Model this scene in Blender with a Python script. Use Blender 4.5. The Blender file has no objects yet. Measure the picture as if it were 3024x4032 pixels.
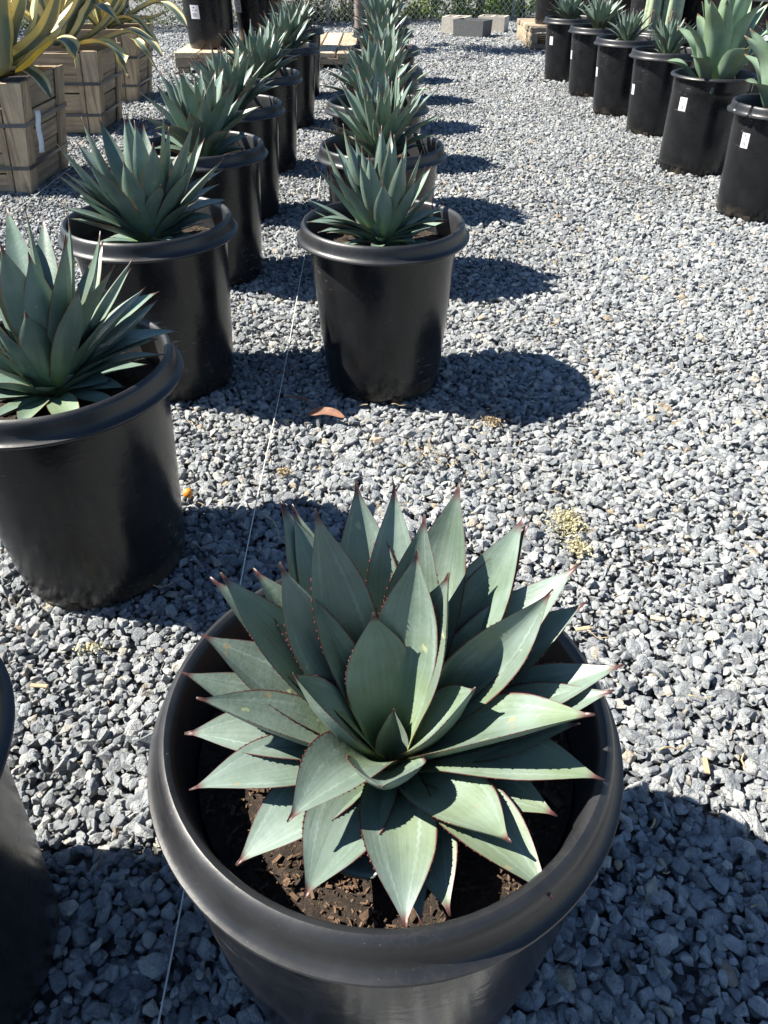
import bpy, bmesh, math, random
import numpy as np
from mathutils import Vector, Matrix, noise as mnoise

# ------------------------------------------------------------------ camera, sky, sun
scene = bpy.context.scene
IW, IH, FPX = 3024.0, 4032.0, 2886.0          # photograph size and focal length in its pixels
TH = math.radians(38.484)                      # camera looks down by this much
CH = 1.366                                     # camera height
cam_d = bpy.data.cameras.new('camera')
cam = bpy.data.objects.new('camera', cam_d)
scene.collection.objects.link(cam)
cam_d.sensor_fit = 'VERTICAL'
cam_d.sensor_height = 36.0
cam_d.lens = 36.0 * FPX / IH
cam_d.clip_start = 0.02
cam_d.clip_end = 2000
cam.location = (0, 0, CH)
cam.rotation_euler = (math.pi / 2 - TH, 0, math.radians(0.0))
scene.camera = cam

SUN_EL, SUN_AZ = math.radians(48.5), math.radians(174.0)   # azimuth measured from +X to +Y
sun_dir = Vector((math.cos(SUN_EL) * math.cos(SUN_AZ), math.cos(SUN_EL) * math.sin(SUN_AZ), math.sin(SUN_EL)))
world = bpy.data.worlds.new('World')
scene.world = world
world.use_nodes = True
wn = world.node_tree
sky = wn.nodes.new('ShaderNodeTexSky')
sky.sky_type = 'NISHITA'
sky.sun_disc = False
sky.sun_elevation = SUN_EL
sky.sun_rotation = math.pi / 2 - SUN_AZ
sky.air_density = 1.0
sky.dust_density = 0.1
sky.ozone_density = 4.0
wn.links.new(sky.outputs[0], wn.nodes['Background'].inputs[0])
wn.nodes['Background'].inputs[1].default_value = 0.05
sd = bpy.data.lights.new('sun', 'SUN')
sd.energy = 5.0
sd.angle = math.radians(0.53)
sd.color = (1.0, 0.945, 0.84)
sun = bpy.data.objects.new('sun', sd)
scene.collection.objects.link(sun)
sun.rotation_euler = sun_dir.to_track_quat('Z', 'Y').to_euler()
sun.location = (-6, 1, 8)
vs = scene.view_settings
vs.view_transform = 'Standard'
vs.look = 'None'
vs.exposure = 1.6
vs.gamma = 1.0
vs.use_curve_mapping = False
scene.cycles.max_bounces = 6
scene.cycles.diffuse_bounces = 3
scene.cycles.glossy_bounces = 3
scene.cycles.caustics_reflective = False
scene.cycles.caustics_refractive = False

# ------------------------------------------------------------------ helpers
COL = scene.collection
rng = random.Random(7)
CAM = np.array([0, 0, CH])


def ray(px, py):
    u, v = (px - IW / 2) / FPX, (py - IH / 2) / FPX
    d = np.array([u, math.cos(TH) - v * math.sin(TH), -math.sin(TH) - v * math.cos(TH)])
    return d


def at_z(px, py, z=0.0):
    d = ray(px, py)
    return Vector(CAM + d * (z - CH) / d[2])


def at_y(px, py, y):
    d = ray(px, py)
    return Vector(CAM + d * y / d[1])


def at_len(px, py, base, L, far=False):
    """point on the pixel's line of sight at distance L from base"""
    d = ray(px, py)
    d = d / np.linalg.norm(d)
    b = np.array(base)
    t0 = (b - CAM) @ d
    dist = np.linalg.norm(CAM + t0 * d - b)
    L = max(L, dist * 1.004)
    s = math.sqrt(L * L - dist * dist)
    return Vector(CAM + (t0 + (s if far else -s)) * d)


def tag(o, label=None, cat=None, group=None, kind=None):
    if label: o['label'] = label
    if cat: o['category'] = cat
    if group: o['group'] = group
    if kind: o['kind'] = kind
    return o


def empty(name, loc, label, cat, group=None, rz=0.0):
    o = bpy.data.objects.new(name, None)
    o.empty_display_size = 0.1
    o.location = loc
    o.rotation_euler = (0, 0, rz)
    COL.objects.link(o)
    return tag(o, label, cat, group)


def link(name, me, parent=None, mat=None, loc=None):
    o = bpy.data.objects.new(name, me)
    COL.objects.link(o)
    if parent is not None: o.parent = parent
    if loc is not None: o.location = loc
    if mat is not None and not me.materials: me.materials.append(mat)
    return o


def mesh_from(name, verts, faces, smooth=True, uvs=None):
    me = bpy.data.meshes.new(name)
    me.from_pydata([tuple(v) for v in verts], [], faces)
    if smooth: me.polygons.foreach_set('use_smooth', [True] * len(me.polygons))
    if uvs is not None:
        ul = me.uv_layers.new(name='UVMap')
        idx = np.empty(len(me.loops), dtype=np.int32)
        me.loops.foreach_get('vertex_index', idx)
        ul.data.foreach_set('uv', np.array(uvs, dtype=np.float32)[idx].ravel())
    me.update()
    return me


def bm_mesh(name, bm, smooth=False):
    me = bpy.data.meshes.new(name)
    bmesh.ops.recalc_face_normals(bm, faces=bm.faces)
    bm.to_mesh(me)
    bm.free()
    if smooth: me.polygons.foreach_set('use_smooth', [True] * len(me.polygons))
    return me


def auto_sharp(me, deg=35):
    """flag edges sharper than deg so smooth shading breaks there"""
    bm = bmesh.new(); bm.from_mesh(me)
    a = math.radians(deg)
    for e in bm.edges:
        e.smooth = not (len(e.link_faces) == 2 and e.calc_face_angle(0) > a)
    bm.to_mesh(me); bm.free()
    return me


def lathe(name, prof, n=72, wob=0.0, seed=0, caps=True, rmod=None):
    verts, faces, uvs = [], [], []
    r2 = random.Random(seed)
    p1, p2 = r2.uniform(0, 6.28), r2.uniform(0, 6.28)
    m = len(prof)
    for k in range(n):
        a = 2 * math.pi * k / n
        s = 1 + wob * (math.sin(2 * a + p1) + 0.5 * math.sin(3 * a + p2))
        for i, (r, z) in enumerate(prof):
            rr = r * s
            if rmod: rr = rmod(rr, z, a)
            verts.append((rr * math.cos(a), rr * math.sin(a), z))
            uvs.append((k / n, i / m))
    for k in range(n):
        k2 = (k + 1) % n
        for i in range(m - 1):
            faces.append((k * m + i, k2 * m + i, k2 * m + i + 1, k * m + i + 1))
    if caps:
        if prof[0][0] > 1e-6: faces.append(tuple(k * m for k in range(n))[::-1])
        if prof[-1][0] > 1e-6: faces.append(tuple(k * m + m - 1 for k in range(n)))
    return auto_sharp(mesh_from(name, verts, faces, True, uvs), 40)


def tube(name, pts, rad, n=6, closed_ends=True):
    """round tube along a polyline; rad is a number or one radius per point"""
    pts = [Vector(p) for p in pts]
    if not hasattr(rad, '__len__'): rad = [rad] * len(pts)
    verts, faces = [], []
    ref = Vector((0.13, 0.31, 0.94))
    for i, p in enumerate(pts):
        t = (pts[min(i + 1, len(pts) - 1)] - pts[max(i - 1, 0)]).normalized()
        if abs(t.dot(ref)) > 0.95: ref = Vector((0.94, 0.2, 0.1))
        s = t.cross(ref).normalized(); q = s.cross(t)
        for k in range(n):
            a = 2 * math.pi * k / n
            verts.append(p + (s * math.cos(a) + q * math.sin(a)) * rad[i])
    for i in range(len(pts) - 1):
        for k in range(n):
            k2 = (k + 1) % n
            faces.append((i * n + k, i * n + k2, (i + 1) * n + k2, (i + 1) * n + k))
    faces.append(tuple(range(n))[::-1])
    faces.append(tuple(range((len(pts) - 1) * n, len(pts) * n)))
    return mesh_from(name, verts, faces)


def hexa(c, jit=0.0, r=None):
    """8 corners -> box mesh data; c = bottom 4 then top 4"""
    f = [(0, 3, 2, 1), (4, 5, 6, 7), (0, 1, 5, 4), (1, 2, 6, 5), (2, 3, 7, 6), (3, 0, 4, 7)]
    return [Vector(p) for p in c], f


def bevel_box(name, sx, sy, sz, bev=0.004, seg=1):
    bm = bmesh.new()
    bmesh.ops.create_cube(bm, size=1)
    for v in bm.verts: v.co = Vector((v.co.x * sx, v.co.y * sy, v.co.z * sz))
    if bev: bmesh.ops.bevel(bm, geom=bm.edges[:], offset=bev, segments=seg, affect='EDGES')
    return bm_mesh(name, bm)


# ------------------------------------------------------------------ materials
class NT:
    def __init__(s, name):
        s.m = bpy.data.materials.new(name); s.m.use_nodes = True
        s.t = s.m.node_tree; s.n = s.t.nodes; s.bsdf = s.n['Principled BSDF']; s.out = s.n['Material Output']

    def add(s, typ, ins=None, **kw):
        nd = s.n.new(typ)
        for k, v in kw.items(): setattr(nd, k, v)
        for k, v in (ins or {}).items(): s.put(nd, k, v)
        return nd

    def put(s, nd, key, v):
        inp = nd.inputs[key]
        if isinstance(v, bpy.types.NodeSocket): s.t.links.new(v, inp)
        else: inp.default_value = v

    def set(s, **kw):
        for k, v in kw.items(): s.put(s.bsdf, k.replace('_', ' '), v)

    def ramp(s, fac, stops, interp='LINEAR'):
        r = s.n.new('ShaderNodeValToRGB'); e = r.color_ramp.elements
        r.color_ramp.interpolation = interp
        while len(e) < len(stops): e.new(0.5)
        for el, (p, c) in zip(e, stops):
            el.position = p; el.color = (c[0], c[1], c[2], 1) if hasattr(c, '__len__') else (c, c, c, 1)
        s.put(r, 0, fac)
        return r.outputs[0]

    def mix(s, fac, a, b, blend='MIX'):
        nd = s.n.new('ShaderNodeMix'); nd.data_type = 'RGBA'; nd.blend_type = blend
        s.put(nd, 0, fac)
        for i, v in ((6, a), (7, b)):
            if not isinstance(v, bpy.types.NodeSocket) and len(v) == 3: v = (*v, 1)
            s.put(nd, i, v)
        return nd.outputs[2]

    def math(s, op, a, b=0.0, c=None, clamp=False):
        nd = s.n.new('ShaderNodeMath'); nd.operation = op; nd.use_clamp = clamp
        s.put(nd, 0, a); s.put(nd, 1, b)
        if c is not None: s.put(nd, 2, c)
        return nd.outputs[0]

    def coord(s, kind='Object', scale=(1, 1, 1)):
        tc = s.n.new('ShaderNodeTexCoord'); mp = s.n.new('ShaderNodeMapping')
        s.t.links.new(tc.outputs[kind], mp.inputs[0]); mp.inputs['Scale'].default_value = scale
        return mp.outputs[0]

    def noise(s, vec, scale, detail=4.0, rough=0.55, out=0):
        nd = s.n.new('ShaderNodeTexNoise')
        s.put(nd, 'Vector', vec); s.put(nd, 'Scale', scale); s.put(nd, 'Detail', detail); s.put(nd, 'Roughness', rough)
        return nd.outputs[out]

    def bump(s, h, strength=0.3, dist=0.01):
        nd = s.n.new('ShaderNodeBump'); s.put(nd, 'Height', h); s.put(nd, 'Strength', strength); s.put(nd, 'Distance', dist)
        s.t.links.new(nd.outputs[0], s.bsdf.inputs['Normal'])

    def rand(s): return s.n.new('ShaderNodeObjectInfo').outputs['Random']


def m_stone():
    k = NT('crushed_stone'); c = k.coord('Object')
    r = k.rand()
    base = k.ramp(r, [(0.0, (.175, .188, .206)), (.12, (.235, .252, .272)), (.38, (.305, .326, .345)), (.62, (.375, .393, .406)),
                      (.86, (.445, .455, .455)), (.955, (.52, .51, .475)), (.988, (.45, .40, .32)), (1.0, (.34, .27, .19))])
    n = k.noise(c, 2.2, 5, .6)
    f = k.ramp(n, [(.3, .72), (.7, 1.18)])
    col = k.mix(1.0, base, f, 'MULTIPLY')
    pos = k.n.new('ShaderNodeNewGeometry').outputs['Position']
    col = k.mix(1.0, col, k.ramp(k.noise(pos, 1.6, 3, .6), [(.3, .84), (.7, 1.1)]), 'MULTIPLY')
    dust = k.noise(c, 5.0, 3, .6)
    col = k.mix(k.ramp(dust, [(.5, 0), (.75, .32)]), col, (.47, .45, .40))
    k.set(Base_Color=col, Roughness=.88)
    k.bsdf.inputs['Specular IOR Level'].default_value = .25
    k.bump(k.noise(c, 9.0, 4, .65), .55, .12)
    return k.m


def m_ground():
    k = NT('packed_gravel_dust'); c = k.coord('Object')
    v = k.add('ShaderNodeTexVoronoi', {'Vector': c, 'Scale': 42.0})
    col = k.ramp(v.outputs['Color'], [(0, (.12, .125, .13)), (.5, (.24, .24, .235)), (1, (.38, .37, .35))])
    col = k.mix(k.ramp(v.outputs['Distance'], [(.2, 0), (.7, .8)]), col, (.03, .03, .03))
    k.set(Base_Color=col, Roughness=.95)
    k.bump(v.outputs['Distance'], .8, -.02)
    return k.m


def m_pot():
    k = NT('black_nursery_plastic'); c = k.coord('Object'); r = k.rand()
    n1 = k.noise(c, 6.0, 5, .6)
    # dusty haze in patches, and fine pale scuffs
    dust = k.ramp(n1, [(.42, 0), (.8, .7)])
    sc = k.noise(k.coord('Object', (18, 18, 150)), 1.0, 3, .5)
    scuff = k.ramp(sc, [(.64, 0), (.70, 1)])
    sm = k.ramp(k.noise(c, 3.0, 2), [(.50, 0), (.62, .8)])
    scuff = k.math('MULTIPLY', scuff, sm)
    zc = k.add('ShaderNodeSeparateXYZ', {0: c}).outputs[2]
    low = k.math('MULTIPLY', k.ramp(zc, [(0.0, 1), (.075, 0)]), k.ramp(k.noise(k.add('ShaderNodeVectorMath', {0: c, 1: k.add('ShaderNodeCombineXYZ', {0: k.math('MULTIPLY', r, 9.0)}).outputs[0]}, operation='ADD').outputs[0], 9, 5, .65), [(.46, 0), (.66, .75)]))
    col = k.mix(dust, (.0085, .009, .0105), (.025, .0255, .027))
    col = k.mix(scuff, col, (.17, .165, .155))
    col = k.mix(low, col, (.105, .085, .06))
    k.set(Base_Color=col, Roughness=k.math('ADD', k.ramp(n1, [(.3, .17), (.75, .30)]), k.math('MULTIPLY', low, .4)))
    k.bsdf.inputs['Specular IOR Level'].default_value = .36
    k.bump(k.math('ADD', k.noise(c, 55.0, 3, .6), k.math('MULTIPLY', k.noise(k.coord('Object', (4, 4, 34)), 1.0, 3), .6)), .14, .004)
    return k.m


def m_rim():
    k = NT('black_plastic_rim'); c = k.coord('Object')
    n1 = k.noise(c, 9.0, 5, .6)
    v = k.add('ShaderNodeTexVoronoi', {'Vector': c, 'Scale': 78.0}, feature='DISTANCE_TO_EDGE').outputs['Distance']
    ring = k.math('MULTIPLY', k.ramp(v, [(.03, 1), (.09, 0)]), k.ramp(k.noise(c, 11.0, 3), [(.48, 0), (.66, .05)]))
    col = k.mix(k.ramp(n1, [(.35, 0), (.75, 1)]), (.0095, .010, .012), (.027, .0275, .030))
    col = k.mix(ring, col, (.12, .12, .12))
    sp = k.ramp(k.noise(c, 300.0, 2, .5), [(.73, 0), (.77, .45)])
    col = k.mix(sp, col, (.20, .20, .19))
    k.set(Base_Color=col, Roughness=k.ramp(n1, [(.3, .36), (.7, .47)]))
    k.bsdf.inputs['Specular IOR Level'].default_value = .5
    k.bump(k.math('ADD', k.noise(c, 70.0, 3), k.math('MULTIPLY', ring, -.8)), .15, .002)
    return k.m


def m_leaf(name, face, face2, base, margin, tip, streak=.25, glow=(.30, .34, .08), edge=.42, imprint=0.0):
    k = NT(name)
    uv = k.add('ShaderNodeUVMap').outputs[0]
    sp = k.add('ShaderNodeSeparateXYZ', {0: uv}); u, v = sp.outputs[0], sp.outputs[1]
    c = k.coord('Object'); r = k.rand()
    e = k.math('ABSOLUTE', k.math('MULTIPLY_ADD', u, 2.0, -1.0))
    mp = k.add('ShaderNodeMapping', {0: uv, 'Scale': (22, 1.3, 1)})
    comb = k.add('ShaderNodeVectorMath', {0: mp.outputs[0], 1: k.add('ShaderNodeCombineXYZ', {0: k.math('MULTIPLY', r, 37), 1: k.math('MULTIPLY', r, 11)}).outputs[0]}, operation='ADD').outputs[0]
    st = k.noise(comb, 1.0, 3, .5)
    cloud = k.noise(c, 11.0, 4, .6)
    col = k.mix(k.ramp(cloud, [(.32, 0), (.68, 1)]), face, face2)
    col = k.mix(k.math('MULTIPLY', k.ramp(st, [(.4, 0), (.7, 1)]), streak), col, tuple(min(1, x * 1.45) for x in face2))
    # each leaf a little lighter or darker
    col = k.mix(1.0, col, k.ramp(r, [(0, .82), (1, 1.2)]), 'MULTIPLY')
    col = k.mix(k.ramp(k.math('ADD', v, k.math('MULTIPLY', k.math('SUBTRACT', cloud, .5), .25)), [(.05, .85), (.25, .3), (.48, 0)]), col, base)
    col = k.mix(k.ramp(k.noise(c, 4.5, 3, .5), [(.5, 0), (.68, .5)]), col, (.17, .215, .085))  # yellow-green patches: sunlight through the leaf, painted as colour
    rub = k.math('MULTIPLY', k.ramp(k.noise(comb, 2.3, 4, .7), [(.55, 0), (.66, 1)]), k.ramp(k.noise(c, 16.0, 2), [(.52, 0), (.62, .45)]))
    col = k.mix(rub, col, tuple(x * .62 for x in face))
    if imprint:                                   # pale line left by the toothed edge of the leaf that lay on it
        saw = k.math('MULTIPLY', k.math('SINE', k.math('MULTIPLY', v, 150.0)), .018)
        pos = k.math('ADD', k.math('MULTIPLY_ADD', v, -.55, 1.02), k.math('ADD', saw, k.math('MULTIPLY', k.math('SUBTRACT', r, .5), .5)))
        line = k.math('SUBTRACT', 1.0, k.math('MULTIPLY', k.math('ABSOLUTE', k.math('SUBTRACT', e, pos)), 14.0), clamp=True)
        line = k.math('MULTIPLY', line, k.ramp(cloud, [(.40, 0), (.60, imprint)]))
        col = k.mix(line, col, tuple(min(1, x * 1.5) for x in face2))
        scar = k.ramp(k.noise(c, 24.0, 3, .6), [(.70, 0), (.735, .8)])
        col = k.mix(scar, col, (.27, .21, .12))
    spots = k.ramp(k.noise(c, 38.0, 2, .5), [(.735, 0), (.77, .55)])
    col = k.mix(spots, col, (.42, .43, .22))
    emask = k.ramp(k.math('ADD', e, k.math('MULTIPLY', k.math('SUBTRACT', k.noise(c, 60, 2), .5), .05)), [(.945, 0), (.99, 1)])
    tmask = k.ramp(v, [(.925, 0), (.965, 1)])
    col = k.mix(emask, col, margin)
    col = k.mix(tmask, col, k.mix(k.ramp(v, [(.955, 0), (.995, 1)]), tip, (.04, .022, .018)))
    k.set(Base_Color=col, Roughness=k.ramp(cloud, [(.3, .33), (.7, .48)]))
    k.bsdf.inputs['Specular IOR Level'].default_value = .45
    k.bump(k.math('ADD', k.math('MULTIPLY', st, .3), k.math('ADD', k.math('MULTIPLY', cloud, 1.5), k.noise(c, 130.0, 3))), .12, .004)
    tr = k.add('ShaderNodeBsdfTranslucent', {'Color': k.mix(emask, (*glow, 1), (.75, .30, .06, 1))})
    fac = k.math('ADD', k.math('MULTIPLY', emask, edge), .04)
    ms = k.add('ShaderNodeMixShader', {0: fac, 1: k.bsdf.outputs[0], 2: tr.outputs[0]})
    k.t.links.new(ms.outputs[0], k.out.inputs[0])
    return k.m


def m_variegated():
    k = NT('variegated_agave_leaf')
    uv = k.add('ShaderNodeUVMap').outputs[0]
    sp = k.add('ShaderNodeSeparateXYZ', {0: uv}); u, v = sp.outputs[0], sp.outputs[1]
    c = k.coord('Object'); r = k.rand()
    e = k.math('ABSOLUTE', k.math('MULTIPLY_ADD', u, 2.0, -1.0))
    mp = k.add('ShaderNodeMapping', {0: uv, 'Scale': (30, 1.2, 1)})
    st = k.noise(mp.outputs[0], 1.0, 3, .5)
    e2 = k.math('ADD', e, k.math('MULTIPLY', k.math('SUBTRACT', st, .5), .35))
    mid = k.mix(k.ramp(k.noise(c, 7, 3), [(.3, 0), (.7, 1)]), (.085, .135, .115), (.15, .21, .17))
    yel = k.mix(r, (.68, .56, .20), (.72, .66, .38))
    col = k.mix(k.ramp(e2, [(.46, 0), (.54, 1)]), mid, yel)
    col = k.mix(k.ramp(k.noise(c, 5.0, 4, .7), [(.63, 0), (.74, .6)]), col, (.30, .23, .12))
    col = k.mix(k.ramp(e, [(.95, 0), (.985, .8)]), col, (.20, .10, .04))
    col = k.mix(k.ramp(v, [(.93, 0), (.98, 1)]), col, (.10, .06, .04))
    k.set(Base_Color=col, Roughness=.5)
    k.bump(st, .12, .004)
    tr = k.add('ShaderNodeBsdfTranslucent', {'Color': k.mix(.5, col, (.75, .55, .06))})
    ms = k.add('ShaderNodeMixShader', {0: .22, 1: k.bsdf.outputs[0], 2: tr.outputs[0]})
    k.t.links.new(ms.outputs[0], k.out.inputs[0])
    return k.m


def m_plain(name, col, rough=.7, var=.25, scale=12, bump=.2, spec=.4, metal=0.0):
    k = NT(name); c = k.coord('Object')
    n = k.noise(c, scale, 5, .6)
    cc = k.mix(k.ramp(n, [(.3, 0), (.7, 1)]), tuple(x * (1 - var) for x in col), tuple(min(1, x * (1 + var)) for x in col))
    cc = k.mix(1.0, cc, k.ramp(k.rand(), [(0, .88), (1, 1.12)]), 'MULTIPLY')
    k.set(Base_Color=cc, Roughness=rough, Metallic=metal)
    k.bsdf.inputs['Specular IOR Level'].default_value = spec
    if bump: k.bump(k.noise(c, scale * 5, 4, .6), bump, .006)
    return k.m


def m_wood(name, c0, c1, c2, axis=2, grey=.42):
    k = NT(name)
    sc = [38, 38, 38]; sc[axis] = 2.2
    r = k.rand()
    off = k.add('ShaderNodeCombineXYZ', {0: k.math('MULTIPLY', r, 31), 1: k.math('MULTIPLY', r, 17), 2: k.math('MULTIPLY', r, 23)}).outputs[0]
    v = k.add('ShaderNodeVectorMath', {0: k.coord('Object', tuple(sc)), 1: off}, operation='ADD').outputs[0]
    n = k.noise(v, 1.0, 5, .6)
    n2 = k.noise(k.add('ShaderNodeVectorMath', {0: k.coord('Object', (5, 5, 5)), 1: off}, operation='ADD').outputs[0], 1.0, 4, .6)
    col = k.ramp(n, [(.28, c2), (.5, c0), (.72, c1)])
    col = k.mix(k.math('MULTIPLY', k.ramp(n2, [(.4, 0), (.7, 1)]), grey), col, (.20, .18, .155))
    col = k.mix(k.ramp(n2, [(.22, .85), (.36, 0)]), col, (.07, .045, .028))
    col = k.mix(1.0, col, k.ramp(r, [(0, .72), (1, 1.15)]), 'MULTIPLY')
    k.set(Base_Color=col, Roughness=.82)
    k.bsdf.inputs['Specular IOR Level'].default_value = .25
    k.bump(n, .4, .006)
    return k.m


def m_soil():
    k = NT('potting_soil'); c = k.coord('Object')
    n = k.noise(c, 55.0, 5, .7)
    col = k.ramp(n, [(.3, (.016, .011, .008)), (.52, (.05, .034, .024)), (.72, (.13, .092, .063))])
    k.set(Base_Color=col, Roughness=.95)
    k.bump(k.noise(c, 160.0, 6, .75), 1.0, .02)
    return k.m


def m_label():
    k = NT('printed_price_label')
    uv = k.add('ShaderNodeUVMap').outputs[0]
    sp = k.add('ShaderNodeSeparateXYZ', {0: uv}); u, v = sp.outputs[0], sp.outputs[1]
    bar = k.math('GREATER_THAN', k.noise(k.add('ShaderNodeMapping', {0: uv, 'Scale': (22, 0.01, 1)}).outputs[0], 1.0, 0), .5)
    def box(a, lo, hi):
        return k.math('MULTIPLY', k.math('GREATER_THAN', a, lo), k.math('LESS_THAN', a, hi))
    barm = k.math('MULTIPLY', bar, k.math('MULTIPLY', box(v, .14, .42), box(u, .2, .8)))
    ln = k.math('MULTIPLY', k.math('GREATER_THAN', k.noise(k.add('ShaderNodeMapping', {0: uv, 'Scale': (14, 3, 1)}).outputs[0], 1.0, 0), .52),
                k.math('MULTIPLY', k.math('MAXIMUM', box(v, .76, .86), box(v, .58, .66)), box(u, .18, .8)))
    m = k.math('MAXIMUM', barm, ln)
    k.set(Base_Color=k.mix(k.math('MULTIPLY', m, .9), (.56, .56, .59), (.05, .045, .08)), Roughness=.55)
    return k.m


def m_foliage(name, a, b):
    k = NT(name); r = k.rand()
    g = k.n.new('ShaderNodeNewGeometry').outputs['Random Per Island']
    col = k.ramp(g, [(0, tuple(x * .6 for x in a)), (.5, a), (1, b)])
    k.set(Base_Color=col, Roughness=.55)
    tr = k.add('ShaderNodeBsdfTranslucent', {'Color': k.mix(.5, col, (.35, .45, .06))})
    ms = k.add('ShaderNodeMixShader', {0: .3, 1: k.bsdf.outputs[0], 2: tr.outputs[0]})
    k.t.links.new(ms.outputs[0], k.out.inputs[0])
    return k.m


M = dict(
    stone=m_stone(), ground=m_ground(), pot=m_pot(), rim=m_rim(), soil=m_soil(), label=m_label(),
    blue=m_leaf('blue_agave_leaf', (.092, .132, .094), (.172, .222, .196), (.22, .30, .10), (.10, .026, .026), (.09, .032, .03), edge=.12, imprint=.6),
    dusk=m_leaf('dark_blue_agave_leaf', (.092, .145, .110), (.165, .230, .195), (.20, .30, .08), (.19, .085, .04), (.10, .042, .03), edge=.30),
    pale=m_leaf('pale_green_agave_leaf', (.150, .225, .152), (.235, .325, .232), (.24, .36, .13), (.22, .33, .16), (.16, .12, .06), .2, (.25, .40, .10), edge=0.0),
    var=m_variegated(),
    crate=m_wood('crate_wood_upright', (.52, .385, .245), (.64, .50, .345), (.24, .165, .10), 2),
    crate_x=m_wood('crate_wood_along_x', (.47, .335, .205), (.59, .455, .31), (.22, .15, .09), 0),
    crate_y=m_wood('crate_wood_along_y', (.48, .355, .23), (.60, .475, .335), (.22, .16, .10), 1),
    pal_x=m_wood('pallet_wood_along_x', (.34, .27, .19), (.44, .36, .26), (.2, .15, .1), 0, .5),
    pal_y=m_wood('pallet_wood_along_y', (.46, .37, .26), (.56, .47, .35), (.28, .21, .14), 1, .25),
    steel=m_plain('galvanised_strap', (.11, .115, .125), .45, .2, 20, .1, .5, .7),
    zinc=m_plain('galvanised_wire', (.58, .59, .57), .5, .15, 20, 0, .5, .5),
    twine=m_plain('white_twine', (.72, .70, .66), .8, .1, 60, .2),
    paper=m_plain('white_tag_paper', (.72, .76, .82), .6, .05, 20, 0),
    concrete=m_plain('cast_concrete', (.50, .46, .40), .92, .16, 30, .5, .2),
    darkbox=m_plain('grey_cast_planter', (.115, .12, .125), .8, .15, 25, .3, .3),
    bark=m_plain('grey_bark', (.16, .135, .125), .9, .35, 25, .8, .2),
    cactus=m_plain('pale_cactus_skin', (.30, .36, .24), .7, .25, 14, .3, .3),
    corky=m_plain('corky_cactus_scar', (.42, .36, .24), .9, .3, 30, .6, .2),
    chip=m_plain('bark_chip', (.115, .074, .048), .9, .55, 30, .4, .2),
    tan=m_plain('dry_tan_plant', (.36, .28, .17), .9, .35, 40, .2, .2),
    dryleaf=m_plain('dry_brown_leaf', (.21, .105, .065), .6, .3, 30, .3, .4),
    amber=m_plain('amber_backlit_leaf', (.80, .47, .04), .5, .15, 14, .1, .4),  # yellow leaf underside with the sun shining through painted into its colour
    fruit=m_plain('orange_berry', (.62, .22, .03), .4, .15, 30, .1, .5),
    moss=m_plain('dry_yellow_weed', (.44, .40, .25), .9, .5, 60, .3, .2),
    bluepl=m_plain('faded_blue_film', (.30, .36, .46), .5, .1, 20, 0),
    folA=m_foliage('olive_hedge_leaf', (.055, .065, .025), (.16, .16, .05)),
    folB=m_foliage('bright_hedge_leaf', (.13, .22, .03), (.34, .46, .08)),
    folC=m_foliage('tree_leaf', (.05, .09, .03), (.10, .15, .05)),
)
KNOB = m_plain('dull_screw_head', (.10, .12, .13), .5, .1, 20, 0)

# ------------------------------------------------------------------ ground and gravel
g = mesh_from('ground', [(-400, -400, -.03), (400, -400, -.03), (400, 400, -.03), (-400, 400, -.03)], [(0, 1, 2, 3)], False)
tag(link('ground', g, None, M['ground']), kind='structure')


def rock(seed):
    r = random.Random(seed)
    bm = bmesh.new()
    sx, sy, sz = r.uniform(.75, 1.25), r.uniform(.6, .95), r.uniform(.42, .75)
    for i in range(r.randint(11, 17)):
        v = Vector((r.gauss(0, 1), r.gauss(0, 1), r.gauss(0, 1))).normalized() * r.uniform(.82, 1.05)
        bm.verts.new((v.x * sx * .5, v.y * sy * .5, v.z * sz * .5))
    res = bmesh.ops.convex_hull(bm, input=bm.verts[:])
    bmesh.ops.delete(bm, geom=[v for v in bm.verts if not v.link_faces], context='VERTS')
    bmesh.ops.bevel(bm, geom=bm.edges[:], offset=.035, segments=1, affect='EDGES', clamp_overlap=True)
    return bm_mesh('stone', bm)


stones = bpy.data.collections.new('stone_kinds')     # source shapes of the gravel, not in the scene itself
for i in range(16):
    o = bpy.data.objects.new('stone', rock(100 + i)); o.data.materials.append(M['stone']); stones.objects.link(o)


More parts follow.
